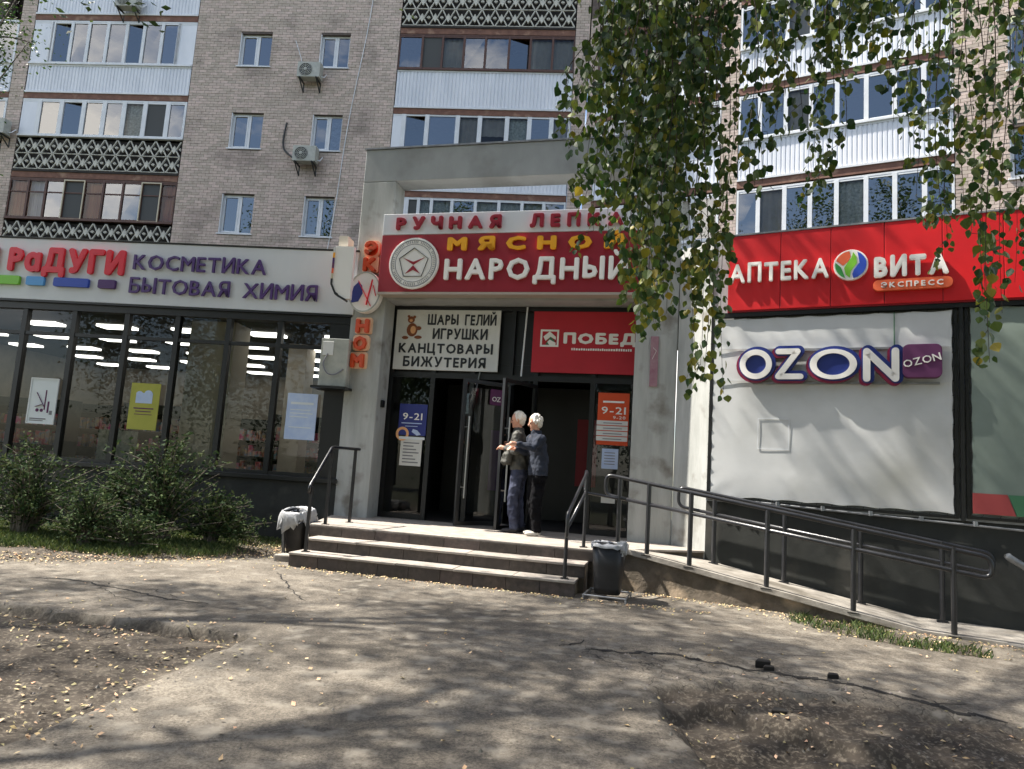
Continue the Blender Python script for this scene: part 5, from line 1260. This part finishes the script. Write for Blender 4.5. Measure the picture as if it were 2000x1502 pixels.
# ------------------------------------------------------------------ PEOPLE
def ell(mb, c, r, n=14, m=9):
    b = len(mb.v)
    for i in range(1, m):
        t = math.pi * i / m
        for k in range(n): a = 2 * math.pi * k / n; mb.v.append((c[0] + r[0] * math.sin(t) * math.cos(a), c[1] + r[1] * math.sin(t) * math.sin(a), c[2] + r[2] * math.cos(t)))
    top = len(mb.v); mb.v.append((c[0], c[1], c[2] + r[2])); mb.v.append((c[0], c[1], c[2] - r[2]))
    for i in range(m - 2):
        for k in range(n): k2 = (k + 1) % n; mb.f.append((b + i * n + k, b + (i + 1) * n + k, b + (i + 1) * n + k2, b + i * n + k2))
    for k in range(n): k2 = (k + 1) % n; mb.f.append((top, b + k, b + k2)); mb.f.append((top + 1, b + (m - 2) * n + k2, b + (m - 2) * n + k))
def limb(mb, pts, rs, n=10):
    pts = [Vector(p) for p in pts]
    for (a, b), (r0, r1) in zip(zip(pts[:-1], pts[1:]), zip(rs[:-1], rs[1:])):
        k = 5; mb.tube([a.lerp(b, i / k) for i in range(k + 1)], r0, n, r1=r1)
    for p, r in zip(pts, rs): ell(mb, p, (r, r, r), 10, 7)
def loft(mb, rings, n=20):
    b = len(mb.v)
    for (z, cx, cy, rx, ry) in rings:
        for k in range(n): a = 2 * math.pi * k / n; mb.v.append((cx + rx * math.cos(a), cy + ry * math.sin(a), z))
    for i in range(len(rings) - 1):
        for k in range(n): k2 = (k + 1) % n; mb.f.append((b + i * n + k, b + i * n + k2, b + (i + 1) * n + k2, b + (i + 1) * n + k))
    mb.f.append(tuple(b + k for k in reversed(range(n)))); mb.f.append(tuple(b + (len(rings) - 1) * n + k for k in range(n)))
wr_tex = bpy.data.textures.new('folds', 'CLOUDS'); wr_tex.noise_scale = 0.09
def organic(mb, name, m, parent, H, voxel=.010, folds=0.0, it=3):
    mb.v = [tuple(Vector(v) * H) for v in mb.v]
    o = mb.build(name, m, parent); r = o.modifiers.new('remesh', 'REMESH'); r.mode = 'VOXEL'; r.voxel_size = voxel; r.use_smooth_shade = True
    s = o.modifiers.new('smooth', 'SMOOTH'); s.iterations = it; s.factor = .5
    if folds:
        d = o.modifiers.new('folds', 'DISPLACE'); d.texture = wr_tex; d.strength = folds; d.mid_level = .5
    return o
def hand(mb, w, d, up, s=1.0, curl=.5, side=1):
    """palm from wrist w towards d, five fingers"""
    d = Vector(d).normalized(); up = Vector(up); up = (up - d * up.dot(d)).normalized(); sd = d.cross(up) * side; w = Vector(w)
    limb(mb, [w, w + d * .022 * s, w + d * .045 * s], [.014 * s, .019 * s, .020 * s], 8)
    for k, (L_, o) in enumerate(((.040, .018), (.045, .006), (.042, -.006), (.032, -.017))):
        a = w + d * .048 * s + sd * o * s; b = a + (d * (1 - .3 * curl) - up * curl * .6).normalized() * L_ * .5 * s; c = b + (d * (1 - curl) - up * curl).normalized() * L_ * .5 * s
        limb(mb, [a, b, c], [.0058 * s, .0052 * s, .0044 * s], 6)
    a = w + d * .018 * s + sd * .02 * s; b = a + (d * .6 + sd * .6 - up * .2).normalized() * .022 * s; limb(mb, [a, b, b + (d * .9 - up * .4).normalized() * .018 * s], [.0075 * s, .0062 * s, .005 * s], 6)
def head(bm, c, hr, yaw=0.0, pitch=0.0):
    """face towards +x (turned by yaw)"""
    R = Matrix.Rotation(yaw, 3, 'Z') @ Matrix.Rotation(pitch, 3, 'Y'); c = Vector(c); m = MB()
    ell(m, (-.004, 0, .006), (.052, .042, .058)); ell(m, (.016, 0, -.022), (.034, .033, .040))
    ell(m, (.052, 0, -.006), (.014, .007, .013)); ell(m, (.042, 0, -.034), (.012, .014, .006)); ell(m, (.040, 0, -.051), (.014, .016, .012))
    for s in (-1, 1): ell(m, (-.004, s * .043, -.004), (.011, .006, .017)); ell(m, (.040, s * .018, .012), (.009, .012, .006))
    b = len(bm.v); bm.v += [tuple(c + R @ Vector(v)) for v in m.v]; bm.f += [tuple(b + i for i in f) for f in m.f]
    eyes = []; 
    for s in (-1, 1): eyes.append(tuple(c + R @ Vector((.043, s * .018, .002))))
    h = MB(); ell(h, (-.016, 0, .014), (.052, .047, .054)); ell(h, (-.028, 0, -.012), (.036, .045, .048)); 
    r = random.Random(int(c.z * 1e4))
    for k in range(60):
        a = r.uniform(0, 6.28); t = r.uniform(.0, 2.0); v = Vector((math.sin(t) * math.cos(a), math.sin(t) * math.sin(a), math.cos(t)))
        if v.x > .45 and v.z < .65: continue
        q = Vector((-.018, 0, .012)) + Vector((v.x * .050, v.y * .046, v.z * .050)); ell(h, q, (.010, .010, .014), 8, 6)
    hb = MB(); hb.v = [tuple(c + R @ Vector(v)) for v in h.v]; hb.f = h.f
    return hb, eyes
def person(label, px, py, toppy, yaw, arms, jm, tm, shm, jlen=.44, headyaw=0, headpitch=.2, width=1.0, lean=.02):
    f = atz(px, py, LZ); H = zat(f, toppy) - LZ; root = thing('person', label, 'person', None, (f.x, f.y, LZ + .002), rotz=yaw)
    hc = (lean + .018, 0, .928); body = MB(); hb, eyes = head(body, hc, 1, headyaw, headpitch)
    limb(body, [(lean, 0, .80), (lean + .006, 0, .88)], [.034, .030]); loft(body, [(.50, 0, 0, .055, .075), (.60, 0, 0, .055, .075), (.72, lean * .6, 0, .06, .088), (.80, lean, 0, .05, .09), (.83, lean, 0, .035, .05)])
    legs = [[(-.005, s * .045, .50), (.018 + .01 * s, s * .05, .28), (-.01 + .018 * s, s * .055, .045)] for s in (1, -1)]
    for L_ in legs: limb(body, L_, [.05, .034, .022]); q = Vector(L_[2]); limb(body, [q + Vector((0, 0, -.022)), q + Vector((.07, 0, -.03))], [.018, .015])
    for s, (e, w, d, up, cu_) in arms.items():
        sh = (lean, s * .098, .795); limb(body, [sh, e, w], [.026, .021, .014]); hand(body, w, d, up, 1.0, cu_, side=s)
    B = organic(body, 'body', m_skin, root, H, .0075, it=2)
    organic(hb, 'hair', m_hair, root, H, .007, folds=.02, it=1)
    e = MB()
    for q in eyes: ell(e, q, (.005, .005, .004), 8, 6)
    e.v = [tuple(Vector(v) * H) for v in e.v]; e.build('eyes', m_letblk, root)
    t = MB(); loft(t, [(.43, 0, 0, .06, .088 * width), (.50, -.004, 0, .068, .095 * width), (.56, 0, 0, .062, .088 * width)])
    for L_ in legs: limb(t, [L_[0], L_[1], (L_[2][0], L_[2][1], .055)], [.060, .050, .040])
    organic(t, 'trousers', tm, root, H, .012, folds=.05)
    j = MB(); zb = .93 - jlen; loft(j, [(zb, .0, 0, .072, .105 * width), (zb + .06, 0, 0, .074, .105 * width), (.64, 0, 0, .070, .102 * width), (.74, lean * .7, 0, .070, .108 * width), (.80, lean, 0, .056, .102), (.835, lean, 0, .042, .055)])
    for s, (e_, w, d, up, cu_) in arms.items(): limb(j, [(lean, s * .102, .79), e_, Vector(e_).lerp(Vector(w), .93)], [.041, .035, .027])
    loft(j, [(.82, lean, 0, .045, .05), (.865, lean - .004, 0, .044, .046)])
    organic(j, 'jacket', jm, root, H, .012, folds=.045)
    s_ = MB()
    for L_ in legs: q = Vector(L_[2]); q.z = 0; ell(s_, q + Vector((.032, 0, .017)), (.074, .029, .021)); ell(s_, q + Vector((-.008, 0, .034)), (.032, .026, .028))
    s_.v = [(x, y, max(z, .0)) for x, y, z in s_.v]
    organic(s_, 'shoes', shm, root, H, .010, it=1)
    return root, H
# blue jacket: facing left, near arm reaching forward
pr_, hr_ = person('person in blue denim jacket and black trousers reaching left at the open door', 1043, 1046, 810, math.radians(180 + 22),
       {1: ((.115, .125, .715), (.235, .075, .735), (1, -.15, .05), (0, 0, 1), .35), -1: ((.07, -.12, .68), (.19, -.06, .70), (1, .3, .1), (0, 0, 1), .5)}, m_jacket, m_dark, m_shoe, jlen=.44, headyaw=-.25, headpitch=.35, width=1.12, lean=.035)
pl_, hl_ = person('person in olive grey jacket and blue jeans with short pale hair, left of the pair', 1006, 1040, 804, math.radians(180 - 8),
       {1: ((.02, .14, .66), (.11, .08, .68), (1, -.3, .2), (0, 0, 1), .6), -1: ((.03, -.13, .66), (.10, -.05, .70), (.7, .3, .6), (0, 0, 1), .6)}, m_jacket2, m_jeans, m_shoed, jlen=.42, headyaw=.1, headpitch=.25, width=1.0, lean=.02)
tb = MB(); loft(tb, [(.0, 0, 0, .03, .07), (.02, 0, 0, .075, .12), (.14, 0, 0, .085, .13), (.26, 0, 0, .05, .11), (.30, 0, 0, .03, .09)])
q = pl_.location + Vector((-.20, -.10, 1.02))
bag = organic(tb, 'tote_bag', m_jacket2, None, 1.0, .012, folds=.07); bag.location = q; bag.rotation_euler = (0, .12, .3); tag(bag, 'crumpled grey-olive cloth bag held in front of the person in jeans', 'bag')
hd = MB().tube(smooth_path([(-.02, .07, .27), (.0, .05, .42), (.03, 0, .47), (.0, -.05, .42), (-.02, -.07, .27)], 4), .008, 6).build('handle', m_shoed, bag)

# ------------------------------------------------------------------ PLANTS
def leaf_cloud(pts, size, r, asp=.55, droop=0.0):
    n = len(pts); d = r.normal(size=(n, 3)); d[:, 2] = d[:, 2] * .6 - droop; d /= np.linalg.norm(d, axis=1)[:, None]
    e = r.normal(size=(n, 3)); e -= (e * d).sum(1)[:, None] * d; e /= np.linalg.norm(e, axis=1)[:, None]
    L = size * r.uniform(.6, 1.25, n)[:, None]; V = np.zeros((n, 4, 3)); nn = np.cross(d, e)
    V[:, 0] = pts - d * L * .5; V[:, 1] = pts + e * L * asp * .5 + nn * L * .06; V[:, 2] = pts + d * L * .5; V[:, 3] = pts - e * L * asp * .5 + nn * L * .06
    return V.reshape(-1, 3)
def clumps(r, c, rad, nc, per, spread, shell=.55):
    d = r.normal(size=(nc, 3)); d /= np.linalg.norm(d, axis=1)[:, None]; R = (shell + (1 - shell) * r.rand(nc)) ** 1 
    cc = np.array(c) + d * R[:, None] * np.array(rad); return cc, (cc[:, None, :] + r.normal(size=(nc, per, 3)) * spread * r.uniform(.6, 1.3, (nc, 1, 1))).reshape(-1, 3)
def tree(label, base, trunk_h, c, rad, nc, per, spread, size, seed, tr=.16, group=None, shell=.45, droop=.2, name='tree', m=None):
    r = np.random.RandomState(seed); root = thing(name, label, 'tree', None, base, group=group); B = Vector(base)
    cc, pts = clumps(r, c, rad, nc, per, spread, shell); b = MB(); top = Vector(c) - B; fork = Vector((top.x * .35, top.y * .35, trunk_h))
    b.tube(smooth_path([(0, 0, -.1), (.03, .02, trunk_h * .5), fork, top * .8 + Vector((0, 0, top.z * .12)), Vector((top.x, top.y, top.z + rad[2] * .7))], 5), tr, 9, r1=.02); b.build('trunk', m_bark, root, smooth=True)
    lb = MB()
    for q in cc[:min(nc, 46)]:
        e = Vector(q) - B; t = rnd.uniform(.2, .9); s0 = fork.lerp(top, t); lb.tube(smooth_path([s0, s0.lerp(e, .5) + Vector((0, 0, .25)), e], 3), tr * .22, 5, r1=.008)
    lb.build('branches', m_bark, root)
    V = leaf_cloud(pts, size, r, droop=droop); V -= np.array(base)
    link('crown', quads_mesh('crown', V, len(pts), m or m_leaft), root, kind='stuff'); return root
# the trees that shade the path (left of and above the frame)
for lb_x, base, th, c_x, rd_x, nc_x, sd_x in (
    ('leafy tree left of the path whose crown shades the steps', (-9.2, 5.2, 0), 5.0, (-6.7, 9.1, 9.9), (2.6, 1.7, 1.6), 56, 3),
    ('leafy tree standing left of the camera', (-6.6, 2.6, 0), 4.6, (-5.0, 6.8, 8.6), (2.7, 1.7, 1.6), 58, 4),
    ('broad tree farther left along the path', (-12.6, 5.0, 0), 4.6, (-10.6, 7.7, 9.3), (2.6, 2.2, 1.9), 56, 8),
    ('leafy tree behind and left of the camera', (-7.4, 0.4, 0), 4.6, (-6.3, 4.3, 8.1), (2.7, 1.6, 1.6), 54, 6),
    ('slanting tree whose crown shades the right wing', (-4.6, 1.6, 0), 6.0, (-1.7, 9.5, 10.5), (2.1, 1.3, 1.3), 44, 7),
    ('tall tree just behind the camera', (-2.6, -1.2, 0), 5, (-2.6, 4.9, 8.2), (2.3, 1.5, 1.5), 46, 9)):
    tree(lb_x, base, th, c_x, rd_x, nc_x, 85, .30, .12, sd_x, .075, 'trees along the path')
# tree at the top left corner
p = aty(-20, 60, 15); tree('tree with small dark leaves at the top left corner', (p.x - 1.2, p.y, 0), 5, (p.x - .35, p.y, p.z + .1), (1.2, .8, 2.0), 80, 40, .22, .085, 12, .14, shell=.3)
p = aty(-25, 420, 13); r = 0
tree('low dark tree at the left edge before the balcony pier', (p.x - .9, p.y, 0), 3, (p.x - .45, p.y, p.z), (.55, .5, 1.6), 30, 34, .18, .08, 13, .08, shell=.3)
# row of trees behind the camera, mirrored in the windows
for k, (x, y, h) in enumerate(((-15, -9, 17), (-9.5, -12, 20), (-3, -10, 18), (3.5, -13, 21), (9, -9, 17), (15, -12, 20), (-21, -13, 19), (22, -10, 19), (-12, -16, 12), (-6, -16, 12), (0, -16, 12), (7, -16, 12), (-27, -12, 18))):
    tree(('tall', 'broad', 'dense', 'loose', 'dark', 'old', 'high', 'wide', 'low', 'short', 'squat', 'small', 'far')[k] + ' leafy tree across the yard behind the camera', (x, y, 0), h * .3, (x, y, h * .68), (3.3, 3.0, h * .6), 170, 85, .62, .25, 30 + k, .26, 'trees across the yard')
# shrubs before the left shop
def shrub(label, px, py, h, w, n, seed, size=.055):
    p = atz(px, py, 0); z = ground_height(p.x, p.y); root = thing('shrub', label, 'shrub', None, (p.x, p.y, z)); r = np.random.RandomState(seed); st_ = MB(); P = []
    for k in range(int(n / 34)):
        a = r.rand() * 6.283; e = w * (.15 + 1.05 * r.rand()); hh = h * r.uniform(.25, 1.08) * (1.0 - .25 * e / w); q = Vector((math.cos(a) * e, math.sin(a) * e * .5, hh)); b0_ = Vector((math.cos(a) * .2 * w * r.rand(), math.sin(a) * .1, 0)); mid = Vector((q.x * .3, q.y * .3, hh * r.uniform(.5, .8)))
        pts = smooth_path([b0_, mid, q], 5); st_.tube(pts, .010, 5, r1=.003)
        for j in range(34):
            t = .3 + .7 * r.rand() ** .7; v = pts[min(int(t * (len(pts) - 1)), len(pts) - 1)]; P.append(np.array(v) + r.normal(size=3) * np.array([.055, .05, .045]))
    st_.build('stems', m_bark, root); P = np.array(P); P[:, 2] = np.abs(P[:, 2]) + .02
    link('foliage', quads_mesh('foliage', leaf_cloud(P, size, r, .42), len(P), m_leafb), root, kind='stuff'); return root
shrub('tall loose grey-green shrub before the yellow-green poster window', 305, 1072, 1.62, .95, 3600, 41, .08)
shrub('low spreading shrub between the tall shrub and the shop corner', 410, 1075, .82, .55, 1700, 42, .08)
shrub('broad dark shrub at the left edge of the photograph', 45, 1058, 1.35, 1.0, 3600, 43, .075)
shrub('small rounded shrub in the gap between the two large shrubs', 165, 1078, .85, .55, 1900, 44, .07)
shrub('sparse low growth along the path edge under the tall shrub', 250, 1082, .5, .7, 1500, 46, .06)
shrub('sparse low growth at the right end of the bed before the plinth', 455, 1068, .45, .5, 900, 47, .06)
shrub('thin upright shrub behind the gap, against the shop wall', 215, 1052, 1.15, .45, 1800, 45, .07)

# the birch hanging into the picture from the right
birch = thing('birch_tree', 'birch with long hanging leafy twigs covering the upper right of the view', 'tree', None, (4.9, 2.2, 0))
BB = Vector(birch.location)
def brel(mb): mb.v = [tuple(Vector(v) - BB) for v in mb.v]; return mb
brel(MB().tube(smooth_path([(4.9, 2.2, -.1), (4.85, 2.25, 2), (4.75, 2.4, 4.2), (4.6, 2.6, 7), (4.5, 2.6, 10)], 5), .17, 12, r1=.05)).build('trunk', m_bark, birch, smooth=True)
lbp = [smooth_path([(4.78, 2.35, 3.9), (3.9, 3.0, 4.9), (2.6, 3.6, 5.2), (1.2, 3.9, 5.05), (.5, 4.0, 4.75)], 6), smooth_path([(4.7, 2.5, 5), (3.6, 3.6, 5.6), (2.2, 4.3, 5.7), (1.0, 4.5, 5.5)], 6), smooth_path([(4.75, 2.4, 4.4), (3.9, 3.5, 5.0), (3.2, 4.3, 5.1)], 6)]
for q in lbp: brel(MB().tube(q, .045, 7, r1=.012)).build('limb', m_bark, birch, smooth=True)
tw = MB(); LP = []; LD = []; LS = []
rb_ = random.Random(99)
def profile(x):
    xs = [1085, 1130, 1165, 1200, 1235, 1262, 1300, 1340, 1365, 1400, 1432, 1450, 1490, 1530, 1545, 1590, 1640, 1655, 1700, 1760, 1775, 1830, 1850, 1880, 1915, 1950, 1975, 2010, 2060]
    ys = [235, 330, 390, 450, 600, 570, 660, 470, 700, 770, 780, 400, 390, 190, 170, 400, 380, 170, 110, 170, 330, 470, 520, 420, 620, 720, 560, 470, 400]
    return float(np.interp(x, xs, ys))
def strand(px, bot, dist, dens=1.0, top=-170, bend=None):
    a = aty(px + rb_.uniform(-8, 8), top, dist); b = aty(px + (bend if bend is not None else rb_.uniform(-22, 10)), bot, dist); n = max(4, int((a.z - b.z) / .16)); P = []
    ph = rb_.uniform(0, 6)
    for i in range(n + 1):
        t = i / n; q = a.lerp(b, t); w = .035 * math.sin(ph + t * 7); P.append(q + Vector((w, .03 * math.cos(ph + t * 5), 0)))
    P = smooth_path(P, 3); tw.tube(P, .0032, 4, r1=.0012, cap=False); L_ = 0; nxt = 0
    for i in range(1, len(P)):
        L_ += (P[i] - P[i - 1]).length
        while L_ > nxt:
            nxt += .034 / dens * rb_.uniform(.6, 1.5)
            for _ in range(1 if rb_.random() < .5 else 2):
                az = rb_.uniform(0, 6.283); out = Vector((math.cos(az), math.sin(az), 0)); LP.append(P[i] + out * rb_.uniform(.008, .05) + Vector((0, 0, -.01)))
                LD.append((out * rb_.uniform(.1, .8) + Vector((0, 0, -1))).normalized()); LS.append(rb_.uniform(.030, .064))
        if rb_.random() < .10 * dens:                   # side twig with its own leaves
            az = rb_.uniform(0, 6.283); o_ = Vector((math.cos(az), math.sin(az), 0)); Q = [P[i], P[i] + o_ * .07 + Vector((0, 0, -.03)), P[i] + o_ * .11 + Vector((0, 0, -.16))]; tw.tube(Q, .002, 3, r1=.001, cap=False)
            for k in range(7):
                q = Q[1].lerp(Q[2], k / 6); LP.append(q + Vector((rb_.gauss(0, .015), rb_.gauss(0, .015), 0))); LD.append(Vector((rb_.gauss(0, .4), rb_.gauss(0, .4), -1)).normalized()); LS.append(rb_.uniform(.038, .058))
x = 1090
while x < 2050:
    dense = 1130 < x < 1420
    hi = x > 1440
    b_ = profile(x) + rb_.uniform(-50, 20)
    if dense and rb_.random() < .45: b_ = rb_.uniform(150, 470)
    d_ = rb_.uniform(3.5, 4.7)
    if x < 1130: strand(x + 70, b_, d_, .9, top=60, bend=-75)
    elif x < 1270: strand(x + 75, b_, d_, 1.0, bend=-80 + rb_.uniform(-20, 20))
    else: strand(x, b_, d_, 1.0 if dense else .8)
    if hi and 1440 < x < 1790 and rb_.random() < .75: strand(x + 5, rb_.uniform(30, 120), rb_.uniform(3.6, 4.6), 1.1)
    
    x += rb_.uniform(5, 10) if dense else rb_.uniform(12, 22)
for x_ in range(1170, 1425, 26): strand(x_ + rb_.uniform(-5, 5), rb_.uniform(180, 500), rb_.uniform(3.4, 4.8), 1.2)
for x_ in (1235, 1252): strand(x_, rb_.uniform(520, 610), 4.2, 1.3)
brel(tw).build('twigs', m_twig, birch, kind='stuff')
LEAF = [(0, 0, 0), (.36, .20, .05), (.47, .42, .07), (.30, .72, .04), (0, 1.0, -.03), (-.30, .72, .04), (-.47, .42, .07), (-.36, .20, .05)]
LF = [(0, 1, 2, 3, 4), (0, 4, 5, 6, 7)]
lb_ = MB(); lb_.v = list(LEAF); lb_.f = [tuple(f) for f in LF]; leaf_me = lb_.mesh('leaf', m_leaf); leaf_me2 = leaf_me.copy(); leaf_me2.materials.clear(); leaf_me2.materials.append(m_leafy)
order = sorted(range(len(LP)), key=lambda i: (LP[i] - EYEP).length / LS[i])
vis = [i for i in order if -0 < (LP[i] - EYEP).dot(VIEW) and abs((LP[i] - EYEP).dot(RIGHT) / (LP[i] - EYEP).dot(VIEW)) < .74 and (LP[i] - EYEP).dot(UP) / (LP[i] - EYEP).dot(VIEW) < .55][:300]
vs_ = set(vis); big = [[], []]
for i in range(len(LP)):
    d = LD[i]; az = rb_.uniform(0, 6.283); s = Vector((math.cos(az), math.sin(az), 0)); s = (s - d * s.dot(d)).normalized(); n_ = d.cross(s); M3 = Matrix((s, d, n_)).transposed()
    yel = rb_.random() < .04 or (LP[i].z < 2.9 and rb_.random() < .22)
    if i in vs_:
        o = link('leaf', leaf_me2 if yel else leaf_me, birch); mt = (M3 * LS[i]).to_4x4(); mt.translation = LP[i] - BB; o.matrix_local = mt
    else:
        for v in LEAF: big[yel].append(LP[i] - BB + M3 @ (Vector(v) * LS[i]))
for k, m in ((0, m_leaf), (1, m_leafy)):
    V = big[k]; n_ = len(V) // 8; me = bpy.data.meshes.new('foliage'); F_ = []
    for i in range(n_): F_ += [tuple(8 * i + j for j in f) for f in LF]
    me.from_pydata([tuple(v) for v in V], [], F_); me.materials.append(m); link('foliage', me, birch, kind='stuff')
print('birch leaves', len(LP), 'bricks', len(bk.f) // 6)
# birch crown above the frame
r = np.random.RandomState(61); cc, pts = clumps(r, (3.2, 2.6, 7.4), (2.6, 2.2, 1.7), 55, 55, .38, .4)
link('upper_crown', quads_mesh('upper_crown', leaf_cloud(pts, .10, r) - np.array(BB), len(pts), m_leaft), birch, kind='stuff')
